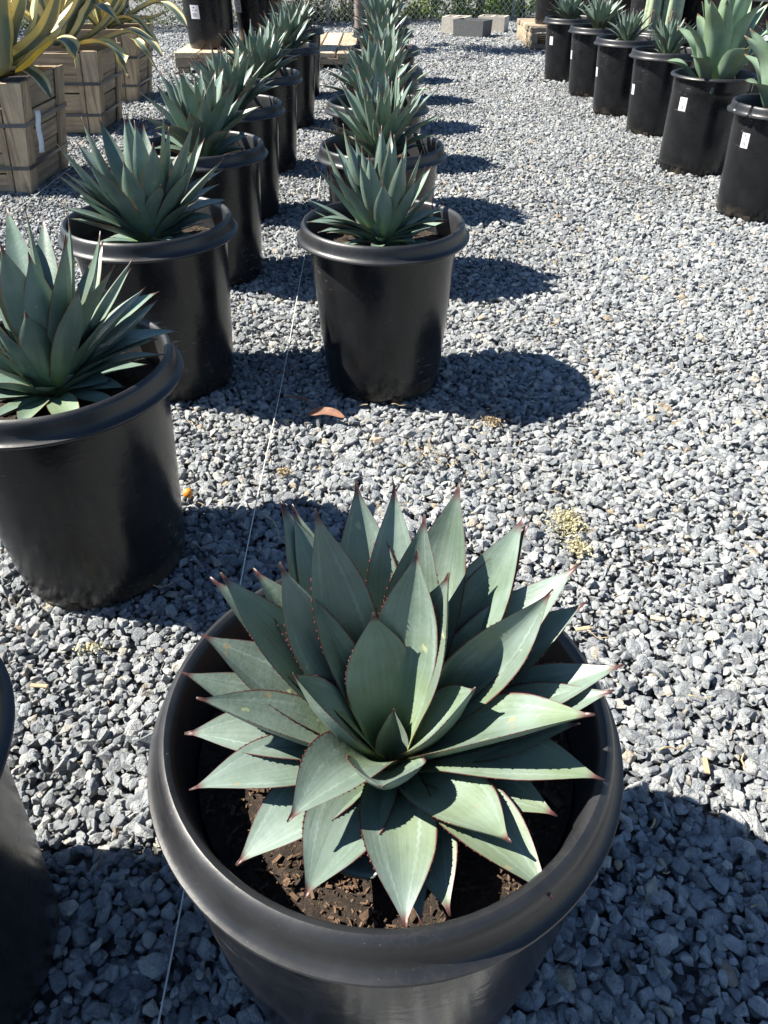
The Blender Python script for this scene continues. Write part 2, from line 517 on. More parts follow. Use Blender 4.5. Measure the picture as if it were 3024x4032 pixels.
def gravel(name, seed):
    r = np.random.default_rng(seed)
    P, R, S, I = [], [], [], []

    def area(y0, y1, pitch, layers, outer=False):
        for (dz, keep, mul) in layers:
            ys = np.arange(y0, y1, pitch * .866)
            xmax = 0.62 * y1 + 2.2 if not outer else 13.0
            xs = np.arange(-xmax, xmax, pitch)
            gx, gy = np.meshgrid(xs, ys)
            gx = gx + (np.arange(len(ys)) % 2)[:, None] * pitch * .5
            p = np.stack([gx.ravel(), gy.ravel()], 1)
            p += r.uniform(-.42, .42, p.shape) * pitch
            lim = .57 * np.maximum(p[:, 1], 0) + 1.2
            m = ((np.abs(p[:, 0]) < lim) != outer) & (r.random(len(p)) < keep)
            if outer: m &= np.abs(p[:, 0]) < lim + 3.2
            p = p[m]; n = len(p)
            z = dz + r.normal(0, .0035, n) + .010 * np.sin(p[:, 0] * 2.1 + 1.3) * np.sin(p[:, 1] * 1.7)
            P.append(np.column_stack([p, z]))
            R.append(np.column_stack([r.normal(0, .32, n), r.normal(0, .32, n), r.uniform(0, 6.283, n)]))
            fld = 1 + .16 * np.sin(p[:, 0] * 3.1 + 1.7 * np.sin(p[:, 1] * 2.3)) * np.sin(p[:, 1] * 2.7 + 1.1 * np.sin(p[:, 0] * 1.9))
            s = np.clip(r.lognormal(math.log(pitch * 1.23), .34, n), pitch * .5, pitch * 2.5) * mul * fld
            S.append(np.column_stack([s * r.uniform(.85, 1.2, n), s * r.uniform(.85, 1.15, n), s * r.uniform(.8, 1.15, n)]))
            I.append(r.integers(0, 16, n))
    lay = [(-.018, 1.0, 1.08), (-.009, .95, 1.02), (-.002, .32, .95)]
    area(-.25, 4.2, .0240, lay)
    area(4.2, 9.5, .0245, [(-.016, 1.0, 1.05), (-.004, .7, 1.0)])
    area(9.5, 17.6, .034, [(-.016, 1.0, 1.1), (-.004, .45, 1.0)])
    area(-1.0, 17.6, .034, [(-.014, 1.0, 1.15)], True)
    P, R, S, I = map(np.concatenate, (P, R, S, I))
    me = bpy.data.meshes.new(name)
    me.vertices.add(len(P)); me.vertices.foreach_set('co', P.astype(np.float32).ravel())
    for nm, arr, ty in (('rot', R, 'FLOAT_VECTOR'), ('scl', S, 'FLOAT_VECTOR')):
        at = me.attributes.new(nm, ty, 'POINT'); at.data.foreach_set('vector', arr.astype(np.float32).ravel())
    at = me.attributes.new('pick', 'INT', 'POINT'); at.data.foreach_set('value', I.astype(np.int32))
    o = link(name, me)
    ng = bpy.data.node_groups.new('scatter_stones', 'GeometryNodeTree')
    ng.interface.new_socket('Geometry', in_out='INPUT', socket_type='NodeSocketGeometry')
    ng.interface.new_socket('Geometry', in_out='OUTPUT', socket_type='NodeSocketGeometry')
    N = ng.nodes; L = ng.links
    gi, go = N.new('NodeGroupInput'), N.new('NodeGroupOutput')
    ip = N.new('GeometryNodeInstanceOnPoints'); ci = N.new('GeometryNodeCollectionInfo')
    ci.inputs['Collection'].default_value = stones
    ci.inputs['Separate Children'].default_value = True
    ci.inputs['Reset Children'].default_value = True
    def attr(nm, ty):
        a = N.new('GeometryNodeInputNamedAttribute'); a.data_type = ty; a.inputs['Name'].default_value = nm
        return a.outputs['Attribute']
    e2r = N.new('FunctionNodeEulerToRotation')
    L.new(attr('rot', 'FLOAT_VECTOR'), e2r.inputs[0])
    L.new(gi.outputs[0], ip.inputs['Points']); L.new(ci.outputs[0], ip.inputs['Instance'])
    ip.inputs['Pick Instance'].default_value = True
    L.new(attr('pick', 'INT'), ip.inputs['Instance Index'])
    L.new(e2r.outputs[0], ip.inputs['Rotation']); L.new(attr('scl', 'FLOAT_VECTOR'), ip.inputs['Scale'])
    L.new(ip.outputs[0], go.inputs[0])
    md = o.modifiers.new('scatter', 'NODES'); md.node_group = ng
    tag(o, 'grey crushed stone gravel covering the nursery yard', 'gravel', kind='stuff')
    print('stones', len(P))
    return o


gravel('gravel', 5)

# ------------------------------------------------------------------ pots
RIM = [(.238, .44), (.2500, .50), (.2575, .565), (.2610, .585), (.2625, .5935), (.2660, .6000), (.2722, .603), (.2785, .6003), (.2822, .5940),
       (.2838, .5860), (.2850, .5760), (.2872, .5670), (.2912, .5605), (.2965, .5572), (.3000, .5555), (.3008, .552), (.2988, .5485), (.292, .548), (.264, .552)]
BODY = [(.264, .552), (.2580, .546), (.2555, .50), (.2450, .36), (.2330, .21), (.2230, .09), (.2170, .022), (.212, .006), (.203, 0.0)]
BODY_FULL = [(.272, .552), (.287, .546), (.2865, .50), (.282, .36), (.270, .21), (.256, .09), (.2480, .022), (.244, .006), (.236, 0.0)]
me_body_full = lathe('pot_body_full', BODY_FULL, 96, .0015, 4, False)
me_rim = lathe('pot_rim', RIM, 96, .0015, 1, False)
me_body = lathe('pot_body', BODY, 80, .0015, 1, False)


def rim_flute(r, z, a):
    if r > .275:
        s = abs(math.sin(a * 7))
        return r - .010 * max(0, 1 - s * 5) - .004 * (1 - s)
    return r


me_rim_fluted = lathe('pot_rim_fluted', RIM, 168, .0015, 2, False, rim_flute)
RIM_THIN = [(.240, .44), (.2515, .50), (.259, .585), (.2615, .594), (.265, .600), (.272, .601), (.281, .597), (.286, .589), (.283, .582), (.276, .580), (.262, .579)]
BODY_THIN = [(.262, .579), (.260, .53), (.2595, .50), (.2575, .497), (.256, .40), (.2500, .20), (.2460, .045), (.2385, .042), (.236, 0.0)]
me_rim_thin = lathe('pot_rim_thin', RIM_THIN, 96, .001, 3, False)
me_body_thin = lathe('pot_body_ribbed_foot', BODY_THIN, 160, .001, 3, False,
                     lambda r, z, a: r + (.007 if (z < .043 and math.sin(a * 32) > 0) else 0))


def soil_mesh(r, z, seed, n=40, rings=12):
    verts, faces = [(0, 0, z + .012)], []
    for i in range(1, rings + 1):
        for k in range(n):
            a = 2 * math.pi * k / n; rr = r * i / rings
            h = mnoise.noise(Vector((rr * math.cos(a) * 22 + seed * 9, rr * math.sin(a) * 22, seed))) * .007
            verts.append((rr * math.cos(a), rr * math.sin(a), z + h + .012 * (1 - i / rings)))
    for k in range(n): faces.append((0, 1 + k, 1 + (k + 1) % n))
    for i in range(rings - 1):
        for k in range(n):
            a, b = 1 + i * n + k, 1 + i * n + (k + 1) % n
            faces.append((a, a + n, b + n, b))
    return mesh_from('soil', verts, faces)


me_soil = [soil_mesh(.2475, .505, s) for s in range(3)]


def chips(parent, seed, count, zc, rmax):
    """loose bark on the soil"""
    r = random.Random(seed); verts, faces = [], []
    for i in range(count):
        a, q = r.uniform(0, 6.283), rmax * math.sqrt(r.random())
        L = min(.03, r.lognormvariate(math.log(.0046), .6)); w, t = L * r.uniform(.15, .5), r.uniform(.0008, .003)
        c = Vector((q * math.cos(a), q * math.sin(a), zc + r.uniform(.0, .010) + .010 * (1 - q / rmax)))
        m = Matrix.Rotation(r.uniform(0, 6.28), 3, 'Z') @ Matrix.Rotation(r.gauss(0, .35), 3, 'Y') @ Matrix.Rotation(r.gauss(0, .35), 3, 'X')
        b = len(verts)
        for z in (-t, t):
            for (x, y) in ((-L, -w), (L, -w * r.uniform(.2, 1)), (L * r.uniform(.7, 1), w), (-L, w * r.uniform(.3, 1))):
                verts.append(c + m @ Vector((x * .5, y * .5, z * .5)))
        faces += [tuple(b + j for j in f) for f in ((0, 3, 2, 1), (4, 5, 6, 7), (0, 1, 5, 4), (1, 2, 6, 5), (2, 3, 7, 6), (3, 0, 4, 7))]
    o = link('bark_mulch', mesh_from('bark_mulch', verts, faces, False), parent, M['chip'])
    return tag(o, kind='stuff')


def label_patch(r0, r1, z0, z1, ang, width):
    """thin sticker wrapped on the pot wall; ang in radians"""
    verts, faces, uvs = [], [], []
    n = 6
    for j, (z, r) in enumerate(((z0, r0), (z1, r1))):
        for i in range(n + 1):
            a = ang + (i / n - .5) * width / r
            verts.append(((r + .0015) * math.cos(a), (r + .0015) * math.sin(a), z)); uvs.append((i / n, j))
    for i in range(n): faces.append((i, i + 1, n + 2 + i, n + 1 + i))
    return mesh_from('label', verts, faces, True, uvs)


def body_r(z, prof=BODY):
    p = sorted([(b, a) for a, b in prof]); zs = [q[0] for q in p]; rs = [q[1] for q in p]
    return float(np.interp(z, zs, rs))


pot_count = [0]
mulch = []


def make_pot(x, y, z=0.0, rz=0.0, s=1.0, label='', group=None, kind='std', sticker=None, hole=None, soil=True):
    t = empty('plant_pot', (x, y, z), label, 'plant pot', group, rz)
    t.scale = (s, s, s)
    bm_, rm_, prof = {'std': (me_body, me_rim, BODY), 'full': (me_body_full, me_rim, BODY_FULL), 'fluted': (me_body, me_rim_fluted, BODY), 'thin': (me_body_thin, me_rim_thin, BODY_THIN)}[kind]
    link('body', bm_, t, M['pot']); link('rim', rm_, t, M['rim'])
    if soil:
        i = pot_count[0] % 3
        link('soil', me_soil[i], t, M['soil'])
    pot_count[0] += 1
    if soil and y < 6.2 and abs(x) < 1.2 and kind == 'std':
        if len(mulch) < 2: mulch.append(chips(t, 40 + len(mulch), 900, .503, .240))
        else: tag(link('bark_mulch', mulch[pot_count[0] % 2].data, t), kind='stuff')
    if sticker:                                   # (angle in degrees seen in world, z, width, height)
        an, zc, w, h = sticker
        link('label', label_patch(body_r(zc - h / 2, prof), body_r(zc + h / 2, prof), zc - h / 2, zc + h / 2, math.radians(an) - rz, w), t, M['label'])
    if hole is not None:                          # drainage notch at the foot
        a = math.radians(hole) - rz
        rr = body_r(.02, prof)
        bm = bmesh.new(); bmesh.ops.create_cube(bm, size=1)
        for v in bm.verts: v.co = Vector((v.co.x * .006, v.co.y * .045 * (1 - .25 * (v.co.z > 0)), v.co.z * .026))
        me = bm_mesh('drain_hole', bm)
        o = link('drain_hole', me, t, M['soil'])
        o.location = (rr * math.cos(a) * 1.002, rr * math.sin(a) * 1.002, .016); o.rotation_euler = (0, 0, a)
    return t


# ------------------------------------------------------------------ leaves
PROF_T = [0, .05, .12, .25, .40, .50, .60, .70, .78, .85, .91, .945, .97, 1.0]
PROF_W = [.84, .76, .72, .80, .95, 1.0, .975, .86, .67, .45, .235, .12, .055, .012]


def smooth_interp(t, xs, ys):
    i = max(0, min(len(xs) - 2, int(np.searchsorted(xs, t)) - 1))
    h = xs[i + 1] - xs[i]; q = (t - xs[i]) / h
    def sl(j):
        if j == 0: return (ys[1] - ys[0]) / (xs[1] - xs[0])
        if j == len(xs) - 1: return (ys[-1] - ys[-2]) / (xs[-1] - xs[-2])
        return (ys[j + 1] - ys[j - 1]) / (xs[j + 1] - xs[j - 1])
    a, b = sl(i) * h, sl(i + 1) * h
    return (2 * q ** 3 - 3 * q ** 2 + 1) * ys[i] + (q ** 3 - 2 * q ** 2 + q) * a + (-2 * q ** 3 + 3 * q ** 2) * ys[i + 1] + (q ** 3 - q ** 2) * b


def spline(ctrl, n):
    """Catmull-Rom through the control points, n+1 samples"""
    c = [Vector(p) for p in ctrl]
    if len(c) == 3:                               # quadratic Bezier reads smoother for three
        return [c[0] * (1 - t) ** 2 + c[1] * 2 * t * (1 - t) + c[2] * t * t for t in [i / n for i in range(n + 1)]]
    e = [c[0] * 2 - c[1]] + c + [c[-1] * 2 - c[-2]]
    out = []
    for i in range(n + 1):
        f = i / n * (len(c) - 1); k = min(int(f), len(c) - 2); t = f - k
        p0, p1, p2, p3 = e[k], e[k + 1], e[k + 2], e[k + 3]
        out.append(.5 * ((2 * p1) + (p2 - p0) * t + (2 * p0 - 5 * p1 + 4 * p2 - p3) * t * t + (3 * p1 - p0 - 3 * p2 + p3) * t ** 3))
    return out


def leaf_mesh(ctrl, w, nref, nt=16, nx=6, fold=.28, thick=.012, teeth=0, wave=0.0, seed=0, prof_w=PROF_W, tip_cut=None, tooth=.0013, twist=0.0):
    r = random.Random(seed)
    n2 = Vector(nref).normalized()
    pts = spline(ctrl, nt)
    if tip_cut: pts = pts[:int(nt * tip_cut) + 1]
    # uneven sampling near the tip is covered by the profile itself
    verts, faces, uvs = [], [], []
    m = len(pts)
    ph = r.uniform(0, 6.28)
    tops, bots = [], []
    frames = []
    for i, p in enumerate(pts):
        t = i / nt
        T = (pts[min(i + 1, m - 1)] - pts[max(i - 1, 0)]).normalized()
        S = T.cross(n2)
        if S.length < 1e-4: S = T.cross(Vector((0, .1, 1)))
        S.normalize(); N = S.cross(T).normalized()
        if twist:
            q = Matrix.Rotation(twist * t, 3, T); S = q @ S; N = q @ N
        frames.append((p, T, S, N))
        hw = max(.0012, smooth_interp(t, PROF_T, prof_w) * w * .5)
        f = fold * (1 - .35 * t)
        row_t, row_b = [], []
        th = thick * (1.0 - t) ** .6 * (.35 + .65 * min(1, hw / (w * .4))) + .0012
        for j in range(nx + 1):
            s = -1 + 2 * j / nx
            sj = s
            z = f * hw * (abs(s) ** 1.6) + wave * w * math.sin(t * 9 + ph + (1.5 if s > 0 else 0)) * abs(s) ** 2
            c = p + S * (sj * hw * math.cos(f * .5)) + N * z
            row_t.append(len(verts)); verts.append(c); uvs.append((j / nx, t))
        for j in range(1, nx):
            s = -1 + 2 * j / nx
            c = verts[row_t[j]] - N * th * (1 - s * s) ** .7
            row_b.append(len(verts)); verts.append(c); uvs.append((j / nx, t))
        tops.append(row_t); bots.append([row_t[0]] + row_b + [row_t[-1]])
    for i in range(m - 1):
        for j in range(nx):
            faces.append((tops[i][j], tops[i + 1][j], tops[i + 1][j + 1], tops[i][j + 1]))
            faces.append((bots[i][j], bots[i][j + 1], bots[i + 1][j + 1], bots[i + 1][j]))
    for rows in ((tops[0], bots[0], True), (tops[-1], bots[-1], False)):
        ring = rows[0] + rows[1][1:-1][::-1]
        faces.append(tuple(ring if rows[2] else ring[::-1]))
    if teeth:
        for side in (0, nx):
            for q in range(teeth):
                t = .14 + .66 * (q + r.uniform(-.25, .25)) / teeth
                fi = min(m - 2.001, t * nt); i = int(fi); fr = fi - i
                a = Vector(verts[tops[i][side]]).lerp(Vector(verts[tops[i + 1][side]]), fr)
                b = Vector(verts[tops[i][side]]).lerp(Vector(verts[tops[i + 1][side]]), min(1, fr + .35))
                p, T, S, N = frames[i]
                out = S * (-1 if side == 0 else 1)
                tipv = (a + b) * .5 + out * tooth * r.uniform(.7, 1.3) + T * tooth * .5 + N * tooth * .2
                k = len(verts)
                verts += [a - N * .0006, b - N * .0006, tipv, (a + b) * .5 + N * .0012]
                uvs += [(side / nx, t)] * 4
                faces += [(k, k + 1, k + 2), (k, k + 2, k + 3), (k + 1, k + 3, k + 2)]
    me = mesh_from('leaf', verts, faces, True, uvs)
    # keep the thin margins crisp
    se = me.attributes.new('sharp_edge', 'BOOLEAN', 'EDGE')
    marg = set()
    for i in range(m - 1):
        for j in (0, nx):
            marg.add((min(tops[i][j], tops[i + 1][j]), max(tops[i][j], tops[i + 1][j])))
    ev = np.empty(len(me.edges) * 2, dtype=np.int32); me.edges.foreach_get('vertices', ev); ev = ev.reshape(-1, 2)
    se.data.foreach_set('value', [(min(a, b), max(a, b)) in marg for a, b in ev.tolist()])
    return me


def ctrl_from_tip(base, tip, bend, r0=.012):
    """three control points of a leaf that leaves the crown steeper (bend > 0) or flatter than its chord"""
    d = tip - base
    hor = Vector((d.x, d.y, 0))
    if hor.length < 1e-3: hor = Vector((0, -1, 0))
    hor.normalize()
    T = d.normalized(); side = T.cross(Vector((0, 0, 1)))
    if side.length < 1e-3: side = Vector((-hor.y, hor.x, 0))
    side.normalize(); up = side.cross(T).normalized()
    if up.dot(Vector((0, 0, 1)) - hor * .2) < 0: up = -up
    p0 = base + hor * r0
    return [p0, p0.lerp(tip, .48) + up * bend * d.length * 2, tip], up


# the big agave in the pot that stands alone
B0 = (.002, .573)
PXT = {1: (725, 35, .0, .084), 2: (852, 45, .0, .070), 3: (1073, 40, .0, .082), 4: (955, 150, .348, .072), 5: (930, 270, .325, .078), 6: (1037, 345, .305, .078),
       8: (1290, 150, .0, .084), 9: (1305, 175, .0, .074), 10: (1475, 315, .0, .082), 11: (1385, 400, .335, .070), 12: (1500, 440, .0, .082),
       13: (1625, 650, .335, .078), 14: (1590, 738, .315, .076), 15: (1525, 820, .315, .080), 16: (1475, 850, .27, .072), 17: (1560, 1040, .29, .080),
       18: (1400, 1160, .24, .070), 19: (1245, 1250, .25, .084), 20: (1385, 1440, .285, .080), 21: (1040, 1495, .235, .070), 22: (890, 1545, .255, .082),
       23: (945, 1535, .235, .050), 24: (550, 1440, .245, .086), 25: (680, 1500, .23, .075), 26: (320, 1330, .25, .080), 27: (495, 1180, .235, .082),
       28: (165, 1072, .27, .074), 29: (150, 885, .265, .078), 30: (190, 765, .285, .072), 31: (135, 675, .29, .074), 32: (205, 548, .29, .078),
       33: (235, 360, .0, .068), 34: (270, 345, .345, .074), 35: (380, 330, .0, .074), 36: (470, 310, .335, .070), 37: (470, 105, .0, .082),
       38: (510, 115, .0, .070), 39: (590, 130, .378, .078), 40: (515, 680, .25, .072), 41: (785, 480, .245, .083), 42: (1125, 730, .215, .074), 43: (812, 1062, .215, .088)}


def hero_agave():
    base = Vector((B0[0] + .006, B0[1] - .018, .500))
    t = empty('agave_plant', base, 'broad-leaved blue-green agave with red-edged leaves in the pot standing alone across a gap', 'agave', 'blue-green agaves in the pots')
    for k, (zx, zy, L, w) in PXT.items():
        px, py = 550 + zx / .851, 1850 + zy / .851
        tip = at_len(px, py, base, L) - base
        el = math.degrees(math.asin(max(-1, min(1, tip.z / tip.length))))
        print('leaf', k, 'L %.3f el %.0f az %.0f' % (tip.length, el, math.degrees(math.atan2(tip.y, tip.x))))
        # inner leaves spring from higher on the short stem
        b0 = Vector((0, 0, .004 + .030 * max(0, el) / 80))
        bend = .10 if el < 30 else (.02 if el < 50 else -.035)
        bend += random.Random(k).uniform(-.02, .02)
        if k == 27: bend = .16
        if k == 43: bend = -.02
        c, up = ctrl_from_tip(b0, tip, bend, .022 if el < 40 else .012)
        fold = .34 if el < 35 else .52
        if k in (11, 36): fold = .75
        if k == 41: fold = .20
        tw = {11: 0.9, 36: -0.9, 30: .25, 15: -.2, 39: -.25}.get(k, random.Random(k * 3).uniform(-.15, .15))
        me = leaf_mesh(c, w * 1.07, up, 26, 10, fold, .018, 22, .012, k, tip_cut=.84 if k == 25 else None, twist=tw)
        link('leaf', me, t, M['blue'])
    # the short unopened heart
    me = leaf_mesh([Vector((0, -.004, .0)), Vector((.002, .0, .05)), Vector((.004, .008, .105))], .046, Vector((0, -1, .3)), 14, 6, .9, .016, 0, 0, 77)
    link('leaf', me, t, M['blue'])
    return t


def agave_leaves(seed, n=46, L=.31, w=.056, spread=1.0, el0=6, el1=84, thick=.010, nt=12, nx=6, outer=1.0, fold=.30, bendy=.05):
    """leaf meshes of one rosette, spiral order, origin at the crown"""
    r = random.Random(seed); out = []
    a0 = r.uniform(0, 6.28)
    for i in range(n):
        f = i / (n - 1)
        az = a0 + i * 2.39996 + r.gauss(0, .08)
        el = math.radians(el0 + (el1 - el0) * f ** .74 + r.gauss(0, 3.5))
        ll = L * (outer + (1.06 - outer) * min(1, f * 2.2)) * (1 - .30 * max(0, f - .72) / .28) * r.uniform(.92, 1.07)
        ww = w * (.92 + .18 * (1 - abs(f - .45) * 2)) * r.uniform(.9, 1.1) * (1 - .25 * max(0, f - .75) / .25)
        tip = Vector((math.cos(az) * math.cos(el), math.sin(az) * math.cos(el), math.sin(el))) * ll
        bend = (.09 - .13 * f) + r.gauss(0, .02)
        hz = ll * math.cos(el)
        if hz > .205 and ll * math.sin(el) < .135: ll *= .205 / hz
        tip = tip.normalized() * ll
        c, up = ctrl_from_tip(Vector((0, 0, .03 * f)), tip, bend * bendy / .05, .014)
        out.append(leaf_mesh(c, ww, up, nt, nx, fold * r.uniform(.8, 1.35), thick, 0, .008, seed * 100 + i, twist=r.gauss(0, .2)))
    return out


VAR = {
    'a': agave_leaves(11, 48, .340, .072, el0=7),
    'b': agave_leaves(12, 54, .325, .060, el0=9),
    'c': agave_leaves(13, 44, .340, .074, el0=14),
    'd': agave_leaves(14, 52, .335, .058, el0=18),
    'e': agave_leaves(16, 40, .315, .068, el0=12, fold=.4),
    'f': agave_leaves(17, 60, .33, .052, el0=16),
    's': agave_leaves(15, 40, .29, .042, el0=16, thick=.008),
}


def place_agave(x, y, kind, rz, s, label, group, mat='dusk', z=.512):
    t = empty('agave_plant', (x, y, z), label, 'agave', group, rz)
    r_ = random.Random(int(abs(x * 100) + abs(y * 1000)))
    t.scale = (s, s, s * r_.uniform(.93, 1.12))
    t.rotation_euler = (r_.gauss(0, .05), r_.gauss(0, .05), rz)
    for me in VAR[kind]:
        if not me.materials: me.materials.append(M[mat])
        link('leaf', me, t)
    return t



FIT = {'f': (1.2, 0), 'F': (1.42, 0), 'm': (1.03, 0), 'r': (1.10, 1), 'n': (1.08, 0)}


def fitted_agave(x, y, tips, w, label, group, z=.507, mat='dusk', seed=0, nt=18, nx=8):
    """rosette whose visible leaf tips follow the photograph; letters give how far a leaf leans to or from the viewer"""
    base = Vector((x, y, z)); t = empty('agave_plant', base, label, 'agave', group)
    r = random.Random(seed)
    for k, (px, py, c) in enumerate(tips):
        d = ray(px, py); d = d / np.linalg.norm(d)
        t0 = (np.array(base) - CAM) @ d
        dist = float(np.linalg.norm(CAM + t0 * d - np.array(base)))
        m, far = FIT[c]
        tip = at_len(px, py, base, max(.10, dist * m), bool(far)) - base
        el = math.degrees(math.asin(max(-1, min(1, tip.z / tip.length))))
        bend = (.08 if el < 30 else .0 if el < 55 else -.04) + r.gauss(0, .015)
        cc, up = ctrl_from_tip(Vector((0, 0, .004 + .03 * max(0, el) / 80)), tip, bend, .016)
        ww = w * r.uniform(.88, 1.1) * (1.08 if c in 'fF' else .95) * min(1.0, .55 + tip.length / .5)
        link('leaf', leaf_mesh(cc, ww, up, nt, nx, (.26 if el < 35 else .40) * r.uniform(.8, 1.3), .011, 0, .01, seed * 50 + k, twist=r.gauss(0, .18)), t, M[mat])
    for i in range(15):                           # old low leaves that hide the soil
        az = i * 2.39996 + seed; el = math.radians(r.uniform(3, 20)); ll = r.uniform(.17, .225)
        tip = Vector((math.cos(az) * math.cos(el), math.sin(az) * math.cos(el), math.sin(el))) * ll
        cc, up = ctrl_from_tip(Vector((0, 0, .004)), tip, .06 + r.gauss(0, .02), .02)
        link('leaf', leaf_mesh(cc, w * r.uniform(.75, .95), up, 12, 6, .3, .010, 0, .01, seed * 70 + i, twist=r.gauss(0, .2)), t, M[mat])
    return t



def zs(x0, y0, sc, pts):
    return [(x0 + a / sc, y0 + b / sc, c) for a, b, c in pts]


TIPS = {
    'A2': zs(200, 400, 1.701, [(740, 555, 'F'), (685, 275, 'f'), (485, 395, 'f'), (690, 798, 'F'), (945, 665, 'f'), (935, 440, 'f'), (435, 672, 'f'), (890, 872, 'f'), (110, 780, 'f'), (65, 700, 'n'),
          (45, 285, 'm'), (165, 265, 'r'), (205, 100, 'm'), (320, 105, 'r'), (100, 478, 'm'), (25, 475, 'n'), (165, 620, 'n'), (955, 130, 'n'), (1000, 175, 'm'), (1030, 245, 'r'), (1160, 375, 'm'), (1150, 462, 'r'),
          (1135, 548, 'r'), (1188, 655, 'm'), (1105, 770, 'n'), (490, 100, 'm'), (512, 80, 'r'), (620, 150, 'r'), (750, 62, 'm'), (792, 168, 'n'), (560, 125, 'n'), (250, 400, 'f'), (870, 330, 'r'), (300, 830, 'f')]),
    'A1': zs(0, 850, 1.341, [(345, 100, 'f'), (148, 190, 'f'), (410, 378, 'F'), (130, 505, 'F'), (340, 690, 'F'), (605, 258, 'f'), (530, 80, 'm'), (545, 130, 'r'), (362, 15, 'm'), (228, 0, 'r'), (130, -40, 'm'), (30, -60, 'r'),
          (705, 222, 'm'), (692, 275, 'r'), (768, 375, 'm'), (842, 398, 'r'), (835, 440, 'm'), (858, 555, 'r'), (952, 605, 'm'), (835, 650, 'n'), (870, 732, 'n'), (612, 772, 'f'), (585, 870, 'f'), (392, 832, 'F'), (180, 905, 'f'),
          (0, 145, 'f'), (-70, 250, 'm'), (-160, 420, 'm'), (-170, 600, 'n'), (-150, 760, 'n'), (-80, 880, 'f'), (-120, 80, 'r'), (-60, 30, 'm'), (570, 520, 'f'), (-40, 560, 'f'), (20, 700, 'f')]),
    'B1': zs(1100, 200, 1.276, [(183, 580, 'm'), (122, 738, 'm'), (158, 795, 'n'), (138, 860, 'f'), (192, 912, 'f'), (222, 438, 'm'), (275, 465, 'r'), (320, 365, 'm'), (345, 440, 'r'), (405, 560, 'f'), (412, 478, 'n'), (450, 520, 'f'),
          (500, 400, 'r'), (515, 372, 'm'), (522, 655, 'F'), (576, 418, 'm'), (555, 455, 'n'), (637, 428, 'm'), (622, 510, 'f'), (716, 498, 'm'), (735, 578, 'n'), (766, 578, 'r'), (801, 668, 'm'), (832, 765, 'm'), (842, 800, 'r'),
          (846, 850, 'n'), (705, 930, 'f'), (555, 885, 'F'), (460, 865, 'F'), (490, 938, 'F'), (380, 425, 'm'), (470, 590, 'f'), (600, 600, 'f'), (685, 640, 'f'), (250, 585, 'f'), (300, 640, 'f'), (640, 760, 'f'), (330, 560, 'n'), (560, 400, 'r'), (200, 840, 'f'), (780, 880, 'n')]),
}

GP, GA = 'black nursery pots set out in rows', 'blue-green agaves in the pots'
ORD = ['first', 'second', 'third', 'fourth', 'fifth', 'sixth', 'seventh', 'eighth', 'ninth']
# row along the wooden crates, counted from the timber pallet
rowA = [(-.770, .488), (-.772, 1.525), (-.804, 2.572), (-.836, 3.671), (-.864, 4.69), (-.859, 5.794), (-.842, 7.30), (-.896, 8.75)]
kA = 'bacedfbd'
for i, (x, y) in enumerate(rowA):
    q = ORD[len(rowA) - 1 - i]
    make_pot(x, y, 0, rng.uniform(0, 6.28), 1.0, 'black plastic pot in the row nearer the crates, %s from the timber pallet' % q, GP, 'std', None, -95 if i in (1,) else None)
    lb = 'blue-green agave in the row nearer the crates, %s pot from the timber pallet' % q
    if i in (1, 2): fitted_agave(x, y, TIPS['A%d' % i], .070 if i == 1 else .076, lb, GA, seed=i)
    else: place_agave(x, y, kA[i], 1.7 * i, [1.05, 1.10, 1.14, 1.10, 1.07, 1.12, 1.02, 1.0][i], lb, GA)
# middle row
rowB = [(.002, .573), (-.003, 2.566), (-.011, 3.659), (-.040, 4.744), (-.012, 5.95), (.0, 7.2), (-.01, 8.5), (.0, 9.75)]
kB = 'xbfdecab'
for i, (x, y) in enumerate(rowB):
    if i == 0:
        p = make_pot(x, y, 0, 0.4, 1.0, 'black plastic pot standing alone across a gap, holding the broad-leaved agave', GP, 'full')
        chips(p, 3, 4200, .503, .240)
        hero_agave()
        continue
    q = ORD[len(rowB) - 1 - i]
    make_pot(x, y, 0, rng.uniform(0, 6.28), .985 if i == 1 else 1.0, 'black plastic pot in the row beside the open gravel aisle, %s from the fence' % q, GP, 'std',
             (-2, .33, .05, .075) if i == 1 else None, -76 if i == 1 else None)
    lb = 'blue-green agave in the row beside the open gravel aisle, %s pot from the fence' % q
    if i == 1: fitted_agave(x, y, TIPS['B1'], .058, lb, GA, seed=9)
    else: place_agave(x, y, kB[i], 2.1 * i + .3, [0, 1.05, 1.04, 1.12, 1.08, 1.0, 1.1, .95][i], lb, GA, z=.512 if i < 4 else .53)
